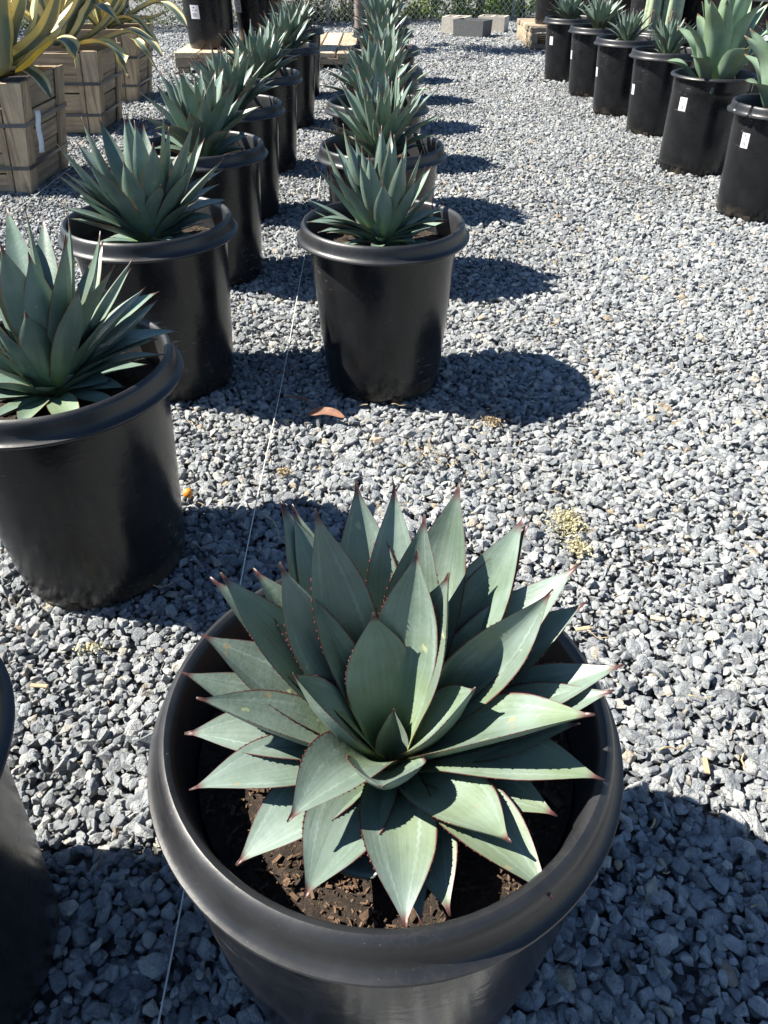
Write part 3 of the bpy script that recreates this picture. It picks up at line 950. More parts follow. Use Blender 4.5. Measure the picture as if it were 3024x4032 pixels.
# far side of the aisle
rowC = [(2.275, 4.697), (2.252, 5.761), (2.311, 7.004), (2.211, 7.858), (2.175, 8.861), (2.084, 9.83)]
stick = [(208, .425, .05, .078), (211, .435, .06, .082), (190, .325, .045, .075), (184, .335, .045, .075), (184, .355, .045, .075), (211, .39, .05, .08)]
kindC = ['fluted', 'thin', 'std', 'std', 'std', 'std']
cl = ['black pot with a fluted rim and white sticker across the aisle', 'black pot with a thin lip, ribbed foot and white sticker across the aisle',
      'black pot with muddy foot and white sticker beside the thin-lipped pot', 'black pot with white sticker across the aisle, second from the thin-lipped pot',
      'black pot with white sticker across the aisle, third from the thin-lipped pot', 'speckled dusty black pot with white sticker at the low stacked pallet']
for i, (x, y) in enumerate(rowC):
    p = make_pot(x, y, 0, rng.uniform(0, .3), 1.0, cl[i], 'black nursery pots across the aisle', kindC[i], stick[i], {0: 238, 2: 240, 4: 250}.get(i))
    if i == 1:
        k_ = bevel_box('screw_knob', .02, .02, .04, .006, 2)
        o = link('screw_knob', k_, p, KNOB); a = math.radians(250) - p.rotation_euler.z
        o.location = (.266 * math.cos(a), .266 * math.sin(a), .535); o.rotation_euler = (0, 0, a)
    if i >= 2:
        place_agave(x, y, 's' if i in (2, 3) else 'd', i * 1.3, [0, 0, 1.0, .95, 1.02, .95][i],
                    ['', '', 'slim blue-green agave beside the pale broad-leaved agave', 'slim blue-green agave second from the pale broad-leaved agave', 'blue-green agave third from the pale broad-leaved agave', 'blue-green agave in the speckled dusty pot by the pallet'][i], 'blue-green agaves across the aisle', z=.53)


PROF_BROAD = [.62, .52, .48, .62, .86, .98, 1.0, .92, .76, .56, .35, .21, .10, .015]


def broad_agave(x, y, zb, seed, n, L, w, label):
    t = empty('agave_plant', (x, y, zb), label, 'agave', 'broad-leaved green agaves across the aisle')
    r = random.Random(seed)
    for i in range(n):
        f = i / (n - 1)
        az = seed + i * 2.39996 + r.gauss(0, .1)
        el = math.radians(20 + 63 * f ** .62 + r.gauss(0, 4))
        ll = L * (.72 + .38 * min(1, f * 1.6)) * r.uniform(.92, 1.08)
        tip = Vector((math.cos(az) * math.cos(el), math.sin(az) * math.cos(el), math.sin(el))) * ll
        c, up = ctrl_from_tip(Vector((0, 0, .05 * f)), tip, 0, .03)
        # bowed outward low down, tip curling back out
        b = -.10 * f + .03
        c = [c[0], c[0].lerp(tip, .30) + up * ll * (b * .5), c[0].lerp(tip, .66) + up * ll * (b + .07), tip]
        link('leaf', leaf_mesh(c, w * r.uniform(.88, 1.12), up, 22, 8, .42, .016, 0, .035, seed * 90 + i, PROF_BROAD, twist=r.gauss(0, .22)), t, M['pale'])
    return t


broad_agave(2.252, 5.761, .50, 3, 26, .55, .128, 'pale green broad-leaved agave in the thin-lipped pot')
broad_agave(2.275, 4.697, .50, 5, 24, .55, .140, 'grey-green broad-leaved agave in the fluted pot')

# ------------------------------------------------------------------ wooden crates with variegated agaves
def crate(cx, cy, hb, ht, H, label, seed, hy):
    r = random.Random(seed)
    t = empty('wooden_crate', (cx, cy, 0), label, 'crate', 'slatted wooden crates of variegated agaves')
    def corner(sx, sy, z, d=0.0):
        h = hb + (ht - hb) * z / H + d
        return Vector((sx * h, sy * (hy + .02 * z / H + d), z))
    sides = [((-1, -1), (1, -1), 'crate_x'), ((1, -1), (1, 1), 'crate_y'), ((1, 1), (-1, 1), 'crate_x'), ((-1, 1), (-1, -1), 'crate_y')]

    def slab(name, a, b, u0, u1, z0, z1, d0, d1, mat, uz=0.0):
        def P(u, z, d):
            return corner(*a, z, d).lerp(corner(*b, z, d), u)
        v, f = hexa([P(u0, z0, d0), P(u1, z0 + uz, d0), P(u1, z0 + uz, d1), P(u0, z0, d1), P(u0, z1, d0), P(u1, z1 + uz, d0), P(u1, z1 + uz, d1), P(u0, z1, d1)])
        c = sum(v, Vector()) / 8
        bm = bmesh.new(); vs_ = [bm.verts.new(p - c) for p in v]
        for q in f: bm.faces.new([vs_[j] for j in q])
        bmesh.ops.recalc_face_normals(bm, faces=bm.faces)
        bmesh.ops.bevel(bm, geom=bm.edges[:], offset=.002, segments=1, affect='EDGES')
        o = link(name, bm_mesh(name, bm), t, M[mat]); o.location = c
        return o
    for si, (a, b, mt) in enumerate(sides):
        z = .0
        while z < H - .03:
            h = min(r.uniform(.105, .15), H - z)
            if H - z - h < .05: h = H - z
            e0 = .016 if si % 2 else 0.0
            slab('plank', a, b, e0 / .6 + .002, 1 - e0 / .6 - .002, z + .004, z + h - .004, -.018, r.uniform(-.009, .002), mt, r.uniform(-.004, .004))
            z += h
        # upright boards at both ends of the face and a narrower batten beside each
        for u0, u1 in ((.004, .17), (.83, .996)):
            slab('upright_board', a, b, u0, u1, .0, H + r.uniform(-.01, .015), .003, .022 if si % 2 == 0 else .020, 'crate')
        if si % 2 == 0:
            for u0, u1 in ((.185, .24), (.76, .815)):
                slab('batten', a, b, u0, u1, .0, H + r.uniform(-.02, .0), .003, .016, 'crate')
    # two steel straps right round
    for z in (H * .24, H * .63):
        n = 4; ring = []
        pts = []
        for s_ in ((-1, -1), (1, -1), (1, 1), (-1, 1)):
            for zz in (z - .011, z + .011):
                pts.append((corner(*s_, zz, .0245), corner(*s_, zz, .0265)))
        v, f = [], []
        for k in range(4):
            for q in (0, 1):
                v += [pts[2 * k + q][0], pts[2 * k + q][1]]
        for k in range(4):
            a, b = k * 4, ((k + 1) % 4) * 4
            f += [(a + 1, b + 1, b + 3, a + 3), (a, a + 2, b + 2, b), (a, b, b + 1, a + 1), (a + 2, a + 3, b + 3, b + 2)]
        link('strap', mesh_from('strap', v, f, False), t, M['steel'])
    h = hb + (ht - hb) * .9 - .02; g_ = hy - .005
    me = mesh_from('soil', [(-h, -g_, H * .9), (h, -g_, H * .9), (h, g_, H * .92), (-h, g_, H * .9), (0, 0, H * .95)], [(0, 1, 4), (1, 2, 4), (2, 3, 4), (3, 0, 4)])
    link('soil', me, t, M['soil'])
    return t


CR = [(-2.62, 5.46), (-2.70, 7.22), (-2.78, 8.64)]
c1 = crate(*CR[0], .275, .405, .64, 'slatted wooden crate with a pale paper tag hanging from its strap', 21, .335)
c2 = crate(*CR[1], .275, .385, .59, 'slatted wooden crate between the tagged crate and the crate at its far side', 22, .29)
c3 = crate(*CR[2], .275, .405, .62, 'slatted wooden crate in shade, nearest the timber pallet', 23, .28)
# paper tag on the first crate
p0 = at_y(140, 435, 5.22); p1 = at_y(172, 500, 5.21); p2 = at_y(184, 600, 5.20)
tg = spline([p0, p1, p2], 10); v, f = [], []
for i, p in enumerate(tg):
    p = Vector((-2.215 - .03 * i / 10 + .003 * math.sin(i), p.y, p.z))
    p.x += .016
    v += [p + Vector((-.012, -.012, 0)), p + Vector((.012, .012, 0)), p + Vector((.0135, .0105, 0)), p + Vector((-.0105, -.0135, 0))]
for i in range(10):
    a = i * 4
    for k in range(4): f.append((a + k, a + (k + 1) % 4, a + 4 + (k + 1) % 4, a + 4 + k))
f += [(3, 2, 1, 0), (40, 41, 42, 43)]
o = link('paper_tag', mesh_from('paper_tag', v, f), None, M['paper']); tag(o, 'long pale paper tag hanging from the crate strap', 'tag')

PROF_V = [.62, .60, .60, .72, .90, 1.0, .99, .92, .80, .62, .45, .30, .18, .02]


def variegated(ci, heroes, nfill, L, w, seed, label, zb=.585, amber=None):
    cx, cy = CR[ci]
    base = Vector((cx, cy, zb))
    t = empty('variegated_agave', base, label, 'agave', 'yellow-edged agaves in the crates')
    r = random.Random(seed)
    if amber:  # short piece for the arching leaf's underside, its backlight painted as amber
        q = [at_y(px, py, yd) - base for (px, py), yd in zip(amber, (5.14, 5.12, 5.10, 5.10))]
        o = link('leaf', leaf_mesh(q, .052, Vector((-.3, -.5, .8)), 20, 6, .5, .008, 14, .02, 5, [.3, .5, .7, .9, 1, 1, .95, .9, .8, .7, .55, .4, .3, .1], tooth=.006), t, M['amber'])
        o['label'] = 'bright amber yellow leaf underside, backlight painted in'
    for k, (pts, ww, ydep) in enumerate(heroes):
        q = [at_y(px, py, yd) - base for (px, py), yd in zip(pts, ydep)]
        c = [q[0] * .0 + Vector((q[0].x * .15, q[0].y * .15, .02))] + q
        d = (q[-1] - q[0]).normalized()
        me = leaf_mesh(c, ww * 1.3, Vector((-d.x * .5, -d.y * .5, 1)), 30, 8, .45, .014, 20, .03, seed + k, PROF_V, tooth=.007)
        link('leaf', me, t, M['var'])
    for i in range(nfill):
        az = i * 2.39996 + seed
        el = math.radians(38 + 40 * (i / nfill) + r.gauss(0, 5)); ll = L * r.uniform(.8, 1.1)
        tip = Vector((math.cos(az) * math.cos(el), math.sin(az) * math.cos(el), math.sin(el))) * ll
        c, up = ctrl_from_tip(Vector((0, 0, .03)), tip, r.uniform(-.08, .10), .05)
        link('leaf', leaf_mesh(c, w * r.uniform(.85, 1.15), up, 24, 8, .5, .016, 20, .03, seed * 7 + i, PROF_V, tooth=.007, twist=r.gauss(0, .35)), t, M['var'])
    return t


variegated(0, [([(57, 285), (130, 232), (215, 160), (285, 185), (327, 298)], .10, (5.35, 5.3, 5.22, 5.15, 5.1)),
               ([(75, 270), (115, 283), (160, 320), (203, 387)], .085, (5.3, 5.2, 5.12, 5.05)),
               ([(60, 225), (130, 180), (195, 100), (240, -60)], .13, (5.3, 5.2, 5.1, 5.0)),
               ([(190, 170), (240, 110), (300, 20), (345, -80)], .14, (5.5, 5.55, 5.6, 5.6)),
               ([(30, 230), (55, 130), (85, 20), (100, -80)], .13, (5.3, 5.25, 5.2, 5.2)),
               ([(10, 280), (14, 180), (10, 60), (20, -80)], .15, (5.15, 5.1, 5.05, 5.0)),
               ([(120, 180), (140, 90), (150, -60)], .15, (5.5, 5.5, 5.55))], 16, .80, .17, 31,
           'yellow-edged agave with a drooping olive leaf in the tagged crate', amber=[(60, 284), (110, 255), (160, 205), (212, 160)])
variegated(1, [([(330, 172), (405, 169), (472, 216), (510, 309)], .11, (7.0, 6.9, 6.85, 6.8)),
               ([(400, 160), (511, 125), (588, 164), (640, 225)], .10, (7.2, 7.1, 7.05, 7.0)),
               ([(340, 60), (385, 20), (424, 48), (482, 106)], .09, (7.2, 7.1, 7.0, 6.95)),
               ([(300, 130), (340, 60), (365, 10), (372, -60)], .11, (7.1, 7.1, 7.05, 7.0)),
               ([(340, 150), (400, 110), (450, 50), (500, -60)], .11, (7.3, 7.3, 7.3, 7.3))], 15, .78, .16, 41,
           'yellow-edged agave with arching pale leaves in the middle crate')
variegated(2, [([(468, 72), (530, 77), (588, 140), (632, 212)], .10, (8.5, 8.4, 8.35, 8.3)),
               ([(530, 155), (564, 193), (622, 280)], .07, (8.3, 8.2, 8.15)),
               ([(583, 18), (641, 14), (699, 58), (738, 110)], .10, (8.6, 8.6, 8.55, 8.5)),
               ([(520, 75), (600, 70), (670, 40)], .09, (8.6, 8.6, 8.6)),
               ([(470, 60), (500, 10), (520, -60)], .11, (8.5, 8.5, 8.5))], 14, .75, .15, 51,
           'yellow-edged agave in the shaded crate nearest the timber pallet')

# ------------------------------------------------------------------ pallets, big pots, blocks
def pallet(x0, x1, y0, y1, ztop, label, nb, bt=.055, seed=0, decks=1, alongx=False):
    r = random.Random(seed)
    t = empty('timber_pallet', ((x0 + x1) / 2, (y0 + y1) / 2, 0), label, 'pallet', 'timber pallets under pots')
    W, D = x1 - x0, y1 - y0
    if alongx:
        zs = [ztop - bt / 2] + ([bt / 2 + .012] if decks > 1 else [])
        for zc in zs:
            pitch = D / nb
            for i in range(nb):
                me = bevel_box('board', W + r.uniform(-.02, .02), pitch - r.uniform(.03, .05), bt, .006)
                o = link('board', me, t, M['pal_x']); o.location = (r.uniform(-.01, .01), -D / 2 + pitch * (i + .5), zc)
        for xx in (-W / 2 + .06, 0, W / 2 - .06):
            h = ztop - bt * (2 if decks > 1 else 1) - .012 * (decks > 1)
            me = bevel_box('stringer', .09, D, h - .006, .006)
            o = link('stringer', me, t, M['pal_y']); o.location = (xx, 0, (bt + .012 if decks > 1 else 0) + h / 2)
    else:
        pitch = W / nb
        for i in range(nb):
            me = bevel_box('board', pitch - r.uniform(.012, .03), D + r.uniform(-.05, .05), bt, .006)
            o = link('board', me, t, M['pal_y']); o.location = (-W / 2 + pitch * (i + .5), r.uniform(-.02, .02), ztop - bt / 2)
        h = ztop - bt
        for yy in (-D / 2 + .05, 0, D / 2 - .05):
            me = bevel_box('stringer', W, .09, h * .62 - .004, .006)
            o = link('stringer', me, t, M['pal_x']); o.location = (0, yy, h - h * .31)
            for xx in (-W / 2 + .09, 0, W / 2 - .09):
                b = link('block', bevel_box('block', .14, .09, h * .38 - .003, .005), t, M['pal_x']); b.location = (xx, yy, h * .19)
    return t


pallet(-2.52, -1.36, 10.28, 11.6, .215, 'timber pallet carrying two tall black pots', 4, .06, 1)
pallet(-1.30, -.36, 10.62, 12.9, .17, 'bare-topped timber pallet of pale boards between the pot rows', 4, .055, 2)
pallet(2.10, 3.35, 12.45, 13.9, .27, 'low stacked timber pallet carrying black tubs beside the fence', 5, .06, 3, 2, True)
pallet(2.75, 3.95, 9.55, 11.0, .22, 'timber pallet behind the aisle pots near the cactus', 5, .05, 4, 2, True)

TALL = [(.30, 0.72), (.315, .90), (.322, .915), (.335, .92), (.347, .912), (.352, .88), (.356, .855), (.350, .85), (.322, .852)]
TALLB = [(.322, .852), (.316, .84), (.305, .55), (.288, .2), (.278, .03), (.268, 0)]
me_tr, me_tb = lathe('tall_rim', TALL, 72, .001, 5, False), lathe('tall_body', TALLB, 72, .001, 5, False)
me_ts = soil_mesh(.308, .80, 8)


def tall_pot(x, y, z, s, label, sticker=None, rz=0):
    t = empty('tall_plant_pot', (x, y, z), label, 'plant pot', 'tall black pots at the back', rz)
    t.scale = (s, s, s)
    link('body', me_tb, t, M['pot']); link('rim', me_tr, t, M['rim']); link('soil', me_ts, t, M['soil'])
    if sticker:
        an, zc, w, h = sticker
        link('label', label_patch(body_r(zc - h / 2, TALLB), body_r(zc + h / 2, TALLB), zc - h / 2, zc + h / 2, math.radians(an) - rz, w), t, M['label'])
    return t


tall_pot(-2.14, 10.78, .215, .98, 'tall dusty black pot with a white sticker on the pallet corner', (-112, .39, .12, .14))
tall_pot(-1.58, 11.18, .215, .98, 'tall black pot on the pallet behind the dusty stickered pot', (-140, .42, .12, .14))
for i, (x, y) in enumerate([(-2.14, 10.78), (-1.58, 11.18)]):
    t = place_agave(x, y, 'a', i * 2., 1.4, 'blue-green agave in the tall pot at the pallet %s' % ('corner' if i == 0 else 'behind the dusty stickered pot'), 'agaves in tall pots', z=.215 + .79)
tall_pot(2.47, 13.05, .27, .82, 'tall black tub at the corner of the low stacked pallet')
tall_pot(3.04, 12.85, .27, .82, 'tall black tub on the low stacked pallet beside the corner tub')
tall_pot(3.05, 9.98, .22, .9, 'tall black pot on the pallet near the cactus', (-120, .55, .1, .13))
tall_pot(3.62, 10.2, .22, .9, 'tall black pot at the back of the cactus pallet')
tall_pot(3.15, 11.75, 0, 1.0, 'tall black pot standing on gravel between the two right-hand pallets')
tall_pot(3.45, 7.6, 0, 1.05, 'tall black pot behind the broad-leaved agaves', (-130, .6, .1, .13))
tall_pot(3.62, 6.35, 0, 1.05, 'tall black pot beside the dry root tuft')
for i, (x, y, z, s) in enumerate([(2.47, 13.05, .27, .82), (3.04, 12.85, .27, .82), (3.05, 9.98, .22, .9), (3.62, 10.2, .22, .9), (3.15, 11.75, 0, 1), (3.45, 7.6, 0, 1.05), (3.62, 6.35, 0, 1.05)]):
    place_agave(x, y, 'abcd'[i % 4], i * 1.1, 1.25, 'agave in the %s' % ['tub at the low pallet corner', 'tub beside the corner tub', 'tall pot near the cactus', 'tall pot at the back of the cactus pallet',
                'tall pot between the pallets', 'tall pot behind the broad-leaved agaves', 'tall pot beside the dry root tuft'][i], 'agaves in tall pots', z=z + .805 * s)

# cactus: two ribbed columns
make_pot(2.86, 9.05, 0, .3, .95, 'black pot holding a two-stemmed cactus', GP)


def cactus_mesh(h, r0, ribs=6):
    verts, faces = [], []
    n, m = ribs * 6, 20
    for i in range(m + 1):
        t = i / m
        rr = r0 * (1.0 if t < .85 else math.sqrt(max(.02, 1 - ((t - .85) / .15) ** 2)))
        rr *= 1 + .05 * math.sin(t * 7)
        for k in range(n):
            a = 2 * math.pi * k / n
            q = rr * (1 - .26 * (1 - abs(math.cos(a * ribs / 2)) ** .8))
            verts.append((q * math.cos(a), q * math.sin(a), h * t))
    for i in range(m):
        for k in range(n):
            k2 = (k + 1) % n
            faces.append((i * n + k, i * n + k2, (i + 1) * n + k2, (i + 1) * n + k))
    faces.append(tuple(range(m * n, m * n + n)))
    return mesh_from('stem', verts, faces)


t = empty('columnar_cactus', (2.86, 9.05, .49), 'pale green ribbed cactus of two columns', 'cactus')
for dx, dy, h, r0 in ((-.11, .0, .62, .085), (.08, -.03, .85, .10)):
    o = link('stem', cactus_mesh(h, r0), t, M['cactus']); o.location = (dx, dy, 0)
    sc_ = bevel_box('scar', .05, .02, .12, .009, 2)
    q = link('scar', sc_, o, M['corky']); q.location = (-.02, -r0 * .93, .18)


def cinder_block(x, y, rz, label, L=.40, D=.20, H=.20):
    t = empty('concrete_block', (x, y, 0), label, 'concrete block', 'hollow concrete blocks', rz)
    bm = bmesh.new()
    def box(x0, x1, y0, y1):
        b = bmesh.ops.create_cube(bm, size=1)['verts']
        for v in b: v.co = Vector(((x0 + x1) / 2 + v.co.x * (x1 - x0), (y0 + y1) / 2 + v.co.y * (y1 - y0), H / 2 + v.co.z * H))
    w = .033
    xs = [-L / 2, -L / 2 + w, -w / 2, w / 2, L / 2 - w, L / 2]; ys = [-D / 2, -D / 2 + w, D / 2 - w, D / 2]
    # one welded solid with two open cells
    bm.free(); bm = bmesh.new()
    gv = {}
    def V(i, j, z):
        key = (i, j, z)
        if key not in gv: gv[key] = bm.verts.new((xs[i], ys[j], z))
        return gv[key]
    cells = {(i, j) for i in range(5) for j in range(3)} - {(1, 1), (3, 1)}
    for (i, j) in cells:
        for z in (0, H): bm.faces.new([V(i, j, z), V(i + 1, j, z), V(i + 1, j + 1, z), V(i, j + 1, z)])
        for di, dj, a, b in ((-1, 0, (i, j), (i, j + 1)), (1, 0, (i + 1, j), (i + 1, j + 1)), (0, -1, (i, j), (i + 1, j)), (0, 1, (i, j + 1), (i + 1, j + 1))):
            if (i + di, j + dj) not in cells:
                bm.faces.new([V(*a, 0), V(*b, 0), V(*b, H), V(*a, H)])
    link('block', bm_mesh('block', bm), t, M['concrete'])
    return t


cinder_block(1.22, 14.75, -.42, 'pale hollow concrete block behind the dark planter end, away from the fence post', .40, .38, .23)
cinder_block(1.86, 14.95, -.36, 'pale hollow concrete block below the steel fence post', .46, .34, .22)
# dark open planter box
t = empty('planter_box', (1.43, 14.15, 0), 'dark grey open planter box leaning by the concrete blocks', 'planter', None, math.radians(-32))
bm = bmesh.new()
outer = [(-.27, -.17), (.27, -.17), (.27, .17), (-.27, .17)]; inner = [(-.245, -.145), (.245, -.145), (.245, .145), (-.245, .145)]
ob = [bm.verts.new((x * .96, y * .94, 0)) for x, y in outer]; ot = [bm.verts.new((x, y, .235)) for x, y in outer]
it = [bm.verts.new((x, y, .235)) for x, y in inner]; ib = [bm.verts.new((x * .95, y * .92, .03)) for x, y in inner]
for k in range(4):
    j = (k + 1) % 4
    bm.faces.new([ob[k], ob[j], ot[j], ot[k]]); bm.faces.new([ot[k], ot[j], it[j], it[k]]); bm.faces.new([it[k], it[j], ib[j], ib[k]])
bm.faces.new(ob); bm.faces.new(ib)
link('shell', bm_mesh('shell', bm), t, M['darkbox'])

# ------------------------------------------------------------------ fence and hedge behind
def fence_y(x): return 16.35 + .30 * x


fa = math.atan(.30)
t = empty('chain_link_fence', (0, fence_y(0), 0), 'galvanised chain link fence with steel posts along the back', 'fence', None, fa)
bm = bmesh.new(); pitch, FH, X0, X1 = .11, 1.75, -9.0, 9.0
verts, faces = [], []
nx_ = int((X1 - X0) / pitch); nz = int(FH / pitch)
for i in range(nx_):
    for sgn in (0, 1):
        # one zigzag wire bent back and forth between two columns
        x = X0 + i * pitch
        if sgn == 0: pts = [Vector((x + (pitch if k % 2 else 0), (.006 if k % 2 else -.006), .02 + k * pitch)) for k in range(nz + 1)]
        else: continue
        w_ = .0048
        b = len(verts)
        for p in pts:
            verts += [p + Vector((-w_, -w_, 0)), p + Vector((w_, -w_, 0)), p + Vector((0, w_, 0))]
        for k in range(len(pts) - 1):
            for q in range(3):
                q2 = (q + 1) % 3
                faces.append((b + k * 3 + q, b + k * 3 + q2, b + k * 3 + 3 + q2, b + k * 3 + 3 + q))
        b = len(verts)
        for p in pts:
            p = Vector((2 * x + pitch - p.x, -p.y, p.z))
            verts += [p + Vector((-w_, -w_, 0)), p + Vector((w_, -w_, 0)), p + Vector((0, w_, 0))]
        for k in range(len(pts) - 1):
            for q in range(3):
                q2 = (q + 1) % 3
                faces.append((b + k * 3 + q, b + k * 3 + q2, b + k * 3 + 3 + q2, b + k * 3 + 3 + q))
tag(link('wire_mesh', mesh_from('wire_mesh', verts, faces, False), t, M['zinc']), kind='stuff')
for x in (-8.4, -5.6, -2.8, -1.05, 2.62, 5.4, 8.2):
    link('post', tube('post', [(x, .03, -.03), (x, .03, 1.85)], .032, 12), t, M['zinc'])
link('rail', tube('rail', [(X0, .02, 1.77), (X1, .02, 1.77)], .02, 8), t, M['zinc'])


def shrub(x, y, rx, rz, h, n, mat, label, seed, leafs=.035, trunk=True, name='hedge_shrub', cat='shrub', group='shrubs behind the fence', z0=.05, cz=None):
    r = random.Random(seed)
    t = empty(name, (x, y, 0), label, cat, group)
    # stems
    vs_, fs_ = [], []
    bl = []
    for k in range(5 if trunk else 1):
        a = r.uniform(0, 6.28); q = rx * r.uniform(.1, .5)
        pts = [Vector((r.uniform(-.12, .12) * rx, r.uniform(-.1, .1), -.03)), Vector((q * .4 * math.cos(a), q * .4 * math.sin(a), h * .35)), Vector((q * math.cos(a), q * math.sin(a), h * .8))]
        me = tube('trunk', spline(pts, 6), [.03 * (1 - i / 9) for i in range(7)], 6)
        link('trunk', me, t, M['bark'])
    verts, faces = [], []
    # leaves gathered in clumps so that light and dark pockets and gaps appear
    clumps = []
    for i in range(max(6, n // 70)):
        a, u = r.uniform(0, 6.28), r.random() ** 1.7
        q = math.sqrt(r.uniform(.15, 1))
        zz = z0 + (h - z0) * u
        env = (1 - .5 * abs(u - .45) ** 1.5)
        clumps.append((Vector((rx * q * math.cos(a) * env, rz * q * math.sin(a) * env, zz)), r.uniform(.10, .24)))
    for i in range(n):
        c, cr = clumps[r.randrange(len(clumps))]
        d = Vector((r.gauss(0, 1), r.gauss(0, 1), r.gauss(0, 1))) * cr * .55
        p = c + d
        if p.z < .02: p.z = .02 + r.random() * .1
        l = leafs * r.uniform(.6, 1.4)
        ax = Vector((r.gauss(0, 1), r.gauss(0, 1), r.gauss(0, .7) + .2)).normalized()
        s = ax.cross(Vector((r.gauss(0, 1), r.gauss(0, 1), r.gauss(0, 1)))).normalized() * l * .32
        k = len(verts)
        verts += [p - ax * l * .5, p + s, p + ax * l * .5, p - s]
        faces.append((k, k + 1, k + 2, k + 3))
    link('crown', mesh_from('crown', verts, faces, False), t, M[mat])
    return t


xs_ = [-8.2, -6.9, -5.7, -4.6, -3.5, -2.5, -1.6, -.7, .15, 1.0, 1.9, 2.8, 3.7, 4.7, 5.9, 7.2]
for i, x in enumerate(xs_):
    bright = x > .8
    shrub(x, fence_y(x) + .62 + .1 * math.sin(i * 3), .75, .5, 2.1 + .3 * math.sin(i * 1.7), 5200 if -4 < x < 4 else 2600, 'folB' if bright else 'folA',
          'bright green leafy shrub growing through the fence behind the concrete blocks' if bright else 'dark olive shrub with woody stems behind the fence', 60 + i, .055 if bright else .045,
          group='bright shrubs behind the fence' if bright else 'olive shrubs behind the fence')

# small tree beyond the middle row; its crown shades the gravel
t = empty('young_tree', (-.36, 12.6, 0), 'young tree with a smooth grey trunk beyond the middle row', 'tree')
link('trunk', tube('trunk', spline([(0, 0, -.04), (.01, 0, .7), (-.03, .02, 1.5), (.02, .0, 2.2)], 12), [.078 - .0035 * i for i in range(13)], 12), t, M['bark'])
for k in range(6):
    a = k * 1.1
    pts = [Vector((0, 0, 1.5 + .1 * k)), Vector((.35 * math.cos(a), .25 * math.sin(a), 1.9 + .1 * k)), Vector((.75 * math.cos(a), .5 * math.sin(a), 2.2 + .12 * k))]
    link('limb', tube('limb', spline(pts, 6), [.028 - .003 * i for i in range(7)], 6), t, M['bark'])
r = random.Random(5); verts, faces = [], []
cl_ = [(Vector((r.gauss(0, .45), r.gauss(0, .28), 2.25 + r.gauss(0, .35))), r.uniform(.12, .26)) for _ in range(34)]
for i in range(5200):
    c, cr = cl_[r.randrange(len(cl_))]
    p = c + Vector((r.gauss(0, 1), r.gauss(0, 1), r.gauss(0, 1))) * cr * .5
    l = r.uniform(.04, .08)
    ax = Vector((r.gauss(0, 1), r.gauss(0, 1), r.gauss(0, 1))).normalized()
    s = ax.cross(Vector((r.gauss(0, 1), r.gauss(0, 1), r.gauss(0, 1)))).normalized() * l * .33
    k = len(verts); verts += [p - ax * l * .5, p + s, p + ax * l * .5, p - s]; faces.append((k, k + 1, k + 2, k + 3))
link('crown', mesh_from('crown', verts, faces, False), t, M['folC'])

# ------------------------------------------------------------------ small things on the gravel
r = random.Random(9)
pts = [Vector((-.355 - .016 * (y - .2) + .004 * math.sin(y * 3), y, .019 + .002 * math.sin(y * 5))) for y in np.arange(.05, 9.5, .12)]
tag(link('twine', tube('twine', pts, .0017, 5), None, M['twine']), 'white twine stretched along the gravel between the two pot rows', 'twine')
pts = [Vector((-2.245 - .012 * (y - 4.5), y, .021)) for y in np.arange(4.55, 9.6, .15)]
tag(link('twine', tube('twine', pts, .0016, 5), None, M['twine']), 'white twine stretched along the foot of the wooden crates', 'twine')

# curled brown leaf
p = at_z(1285, 1640, .02)
me = leaf_mesh([Vector((-.065, .005, .004)), Vector((-.02, .01, .012)), Vector((.03, 0, .010)), Vector((.07, -.01, .002))], .040, (0, -.3, 1), 14, 6, .5, .0015, 0, .08, 3, [.1, .3, .6, .9, 1, .98, .9, .75, .6, .42, .3, .2, .12, .03])
o = link('dry_leaf', me, None, M['dryleaf'], p); tag(o, 'curled reddish brown dry leaf on gravel', 'leaf')
p = at_z(1180, 1580, .02)
me = leaf_mesh([Vector((-.06, .02, .006)), Vector((.0, .01, .02)), Vector((.06, -.03, .004))], .016, (0, 0, 1), 10, 4, .5, .001, 0, .05, 4, [.2, .4, .6, .9, 1, 1, .9, .8, .6, .4, .3, .2, .12, .03])
o = link('dry_leaf', me, None, M['dryleaf'], p); tag(o, 'narrow brown dry leaf lying in the pot shadow', 'leaf')
p = at_z(740, 1942, .028)
bm = bmesh.new(); bmesh.ops.create_icosphere(bm, subdivisions=3, radius=.0155)
for v in bm.verts: v.co *= 1 + .06 * mnoise.noise(v.co * 90)
o = link('fallen_berry', bm_mesh('fallen_berry', bm, True), None, M['fruit'], p); tag(o, 'round orange berry lying beside a black pot', 'berry')


def tuft(px, py, rad, n, mat, label, seed, cat='weed', h=.02, stretch=(1, 1)):
    r = random.Random(seed); p = at_z(px, py, .006); verts, faces = [], []
    for i in range(n):
        q = Vector((r.gauss(0, .45) * rad * stretch[0], r.gauss(0, .45) * rad * stretch[1], 0))
        q.z = r.random() * h * max(0, 1 - q.length / (rad * 1.6)) + .006
        l = r.uniform(.004, .012)
        ax = Vector((r.gauss(0, 1), r.gauss(0, 1), r.gauss(.4, .6))).normalized()
        s = ax.cross(Vector((r.gauss(0, 1), r.gauss(0, 1), r.gauss(0, 1)))).normalized() * l * .3
        k = len(verts); verts += [q - ax * l * .5, q + s, q + ax * l * .5, q - s]; faces.append((k, k + 1, k + 2, k + 3))
    o = link('dry_weed', mesh_from('dry_weed', verts, faces, False), None, M[mat], p)
    return tag(o, label, cat, 'dry weeds in the gravel')


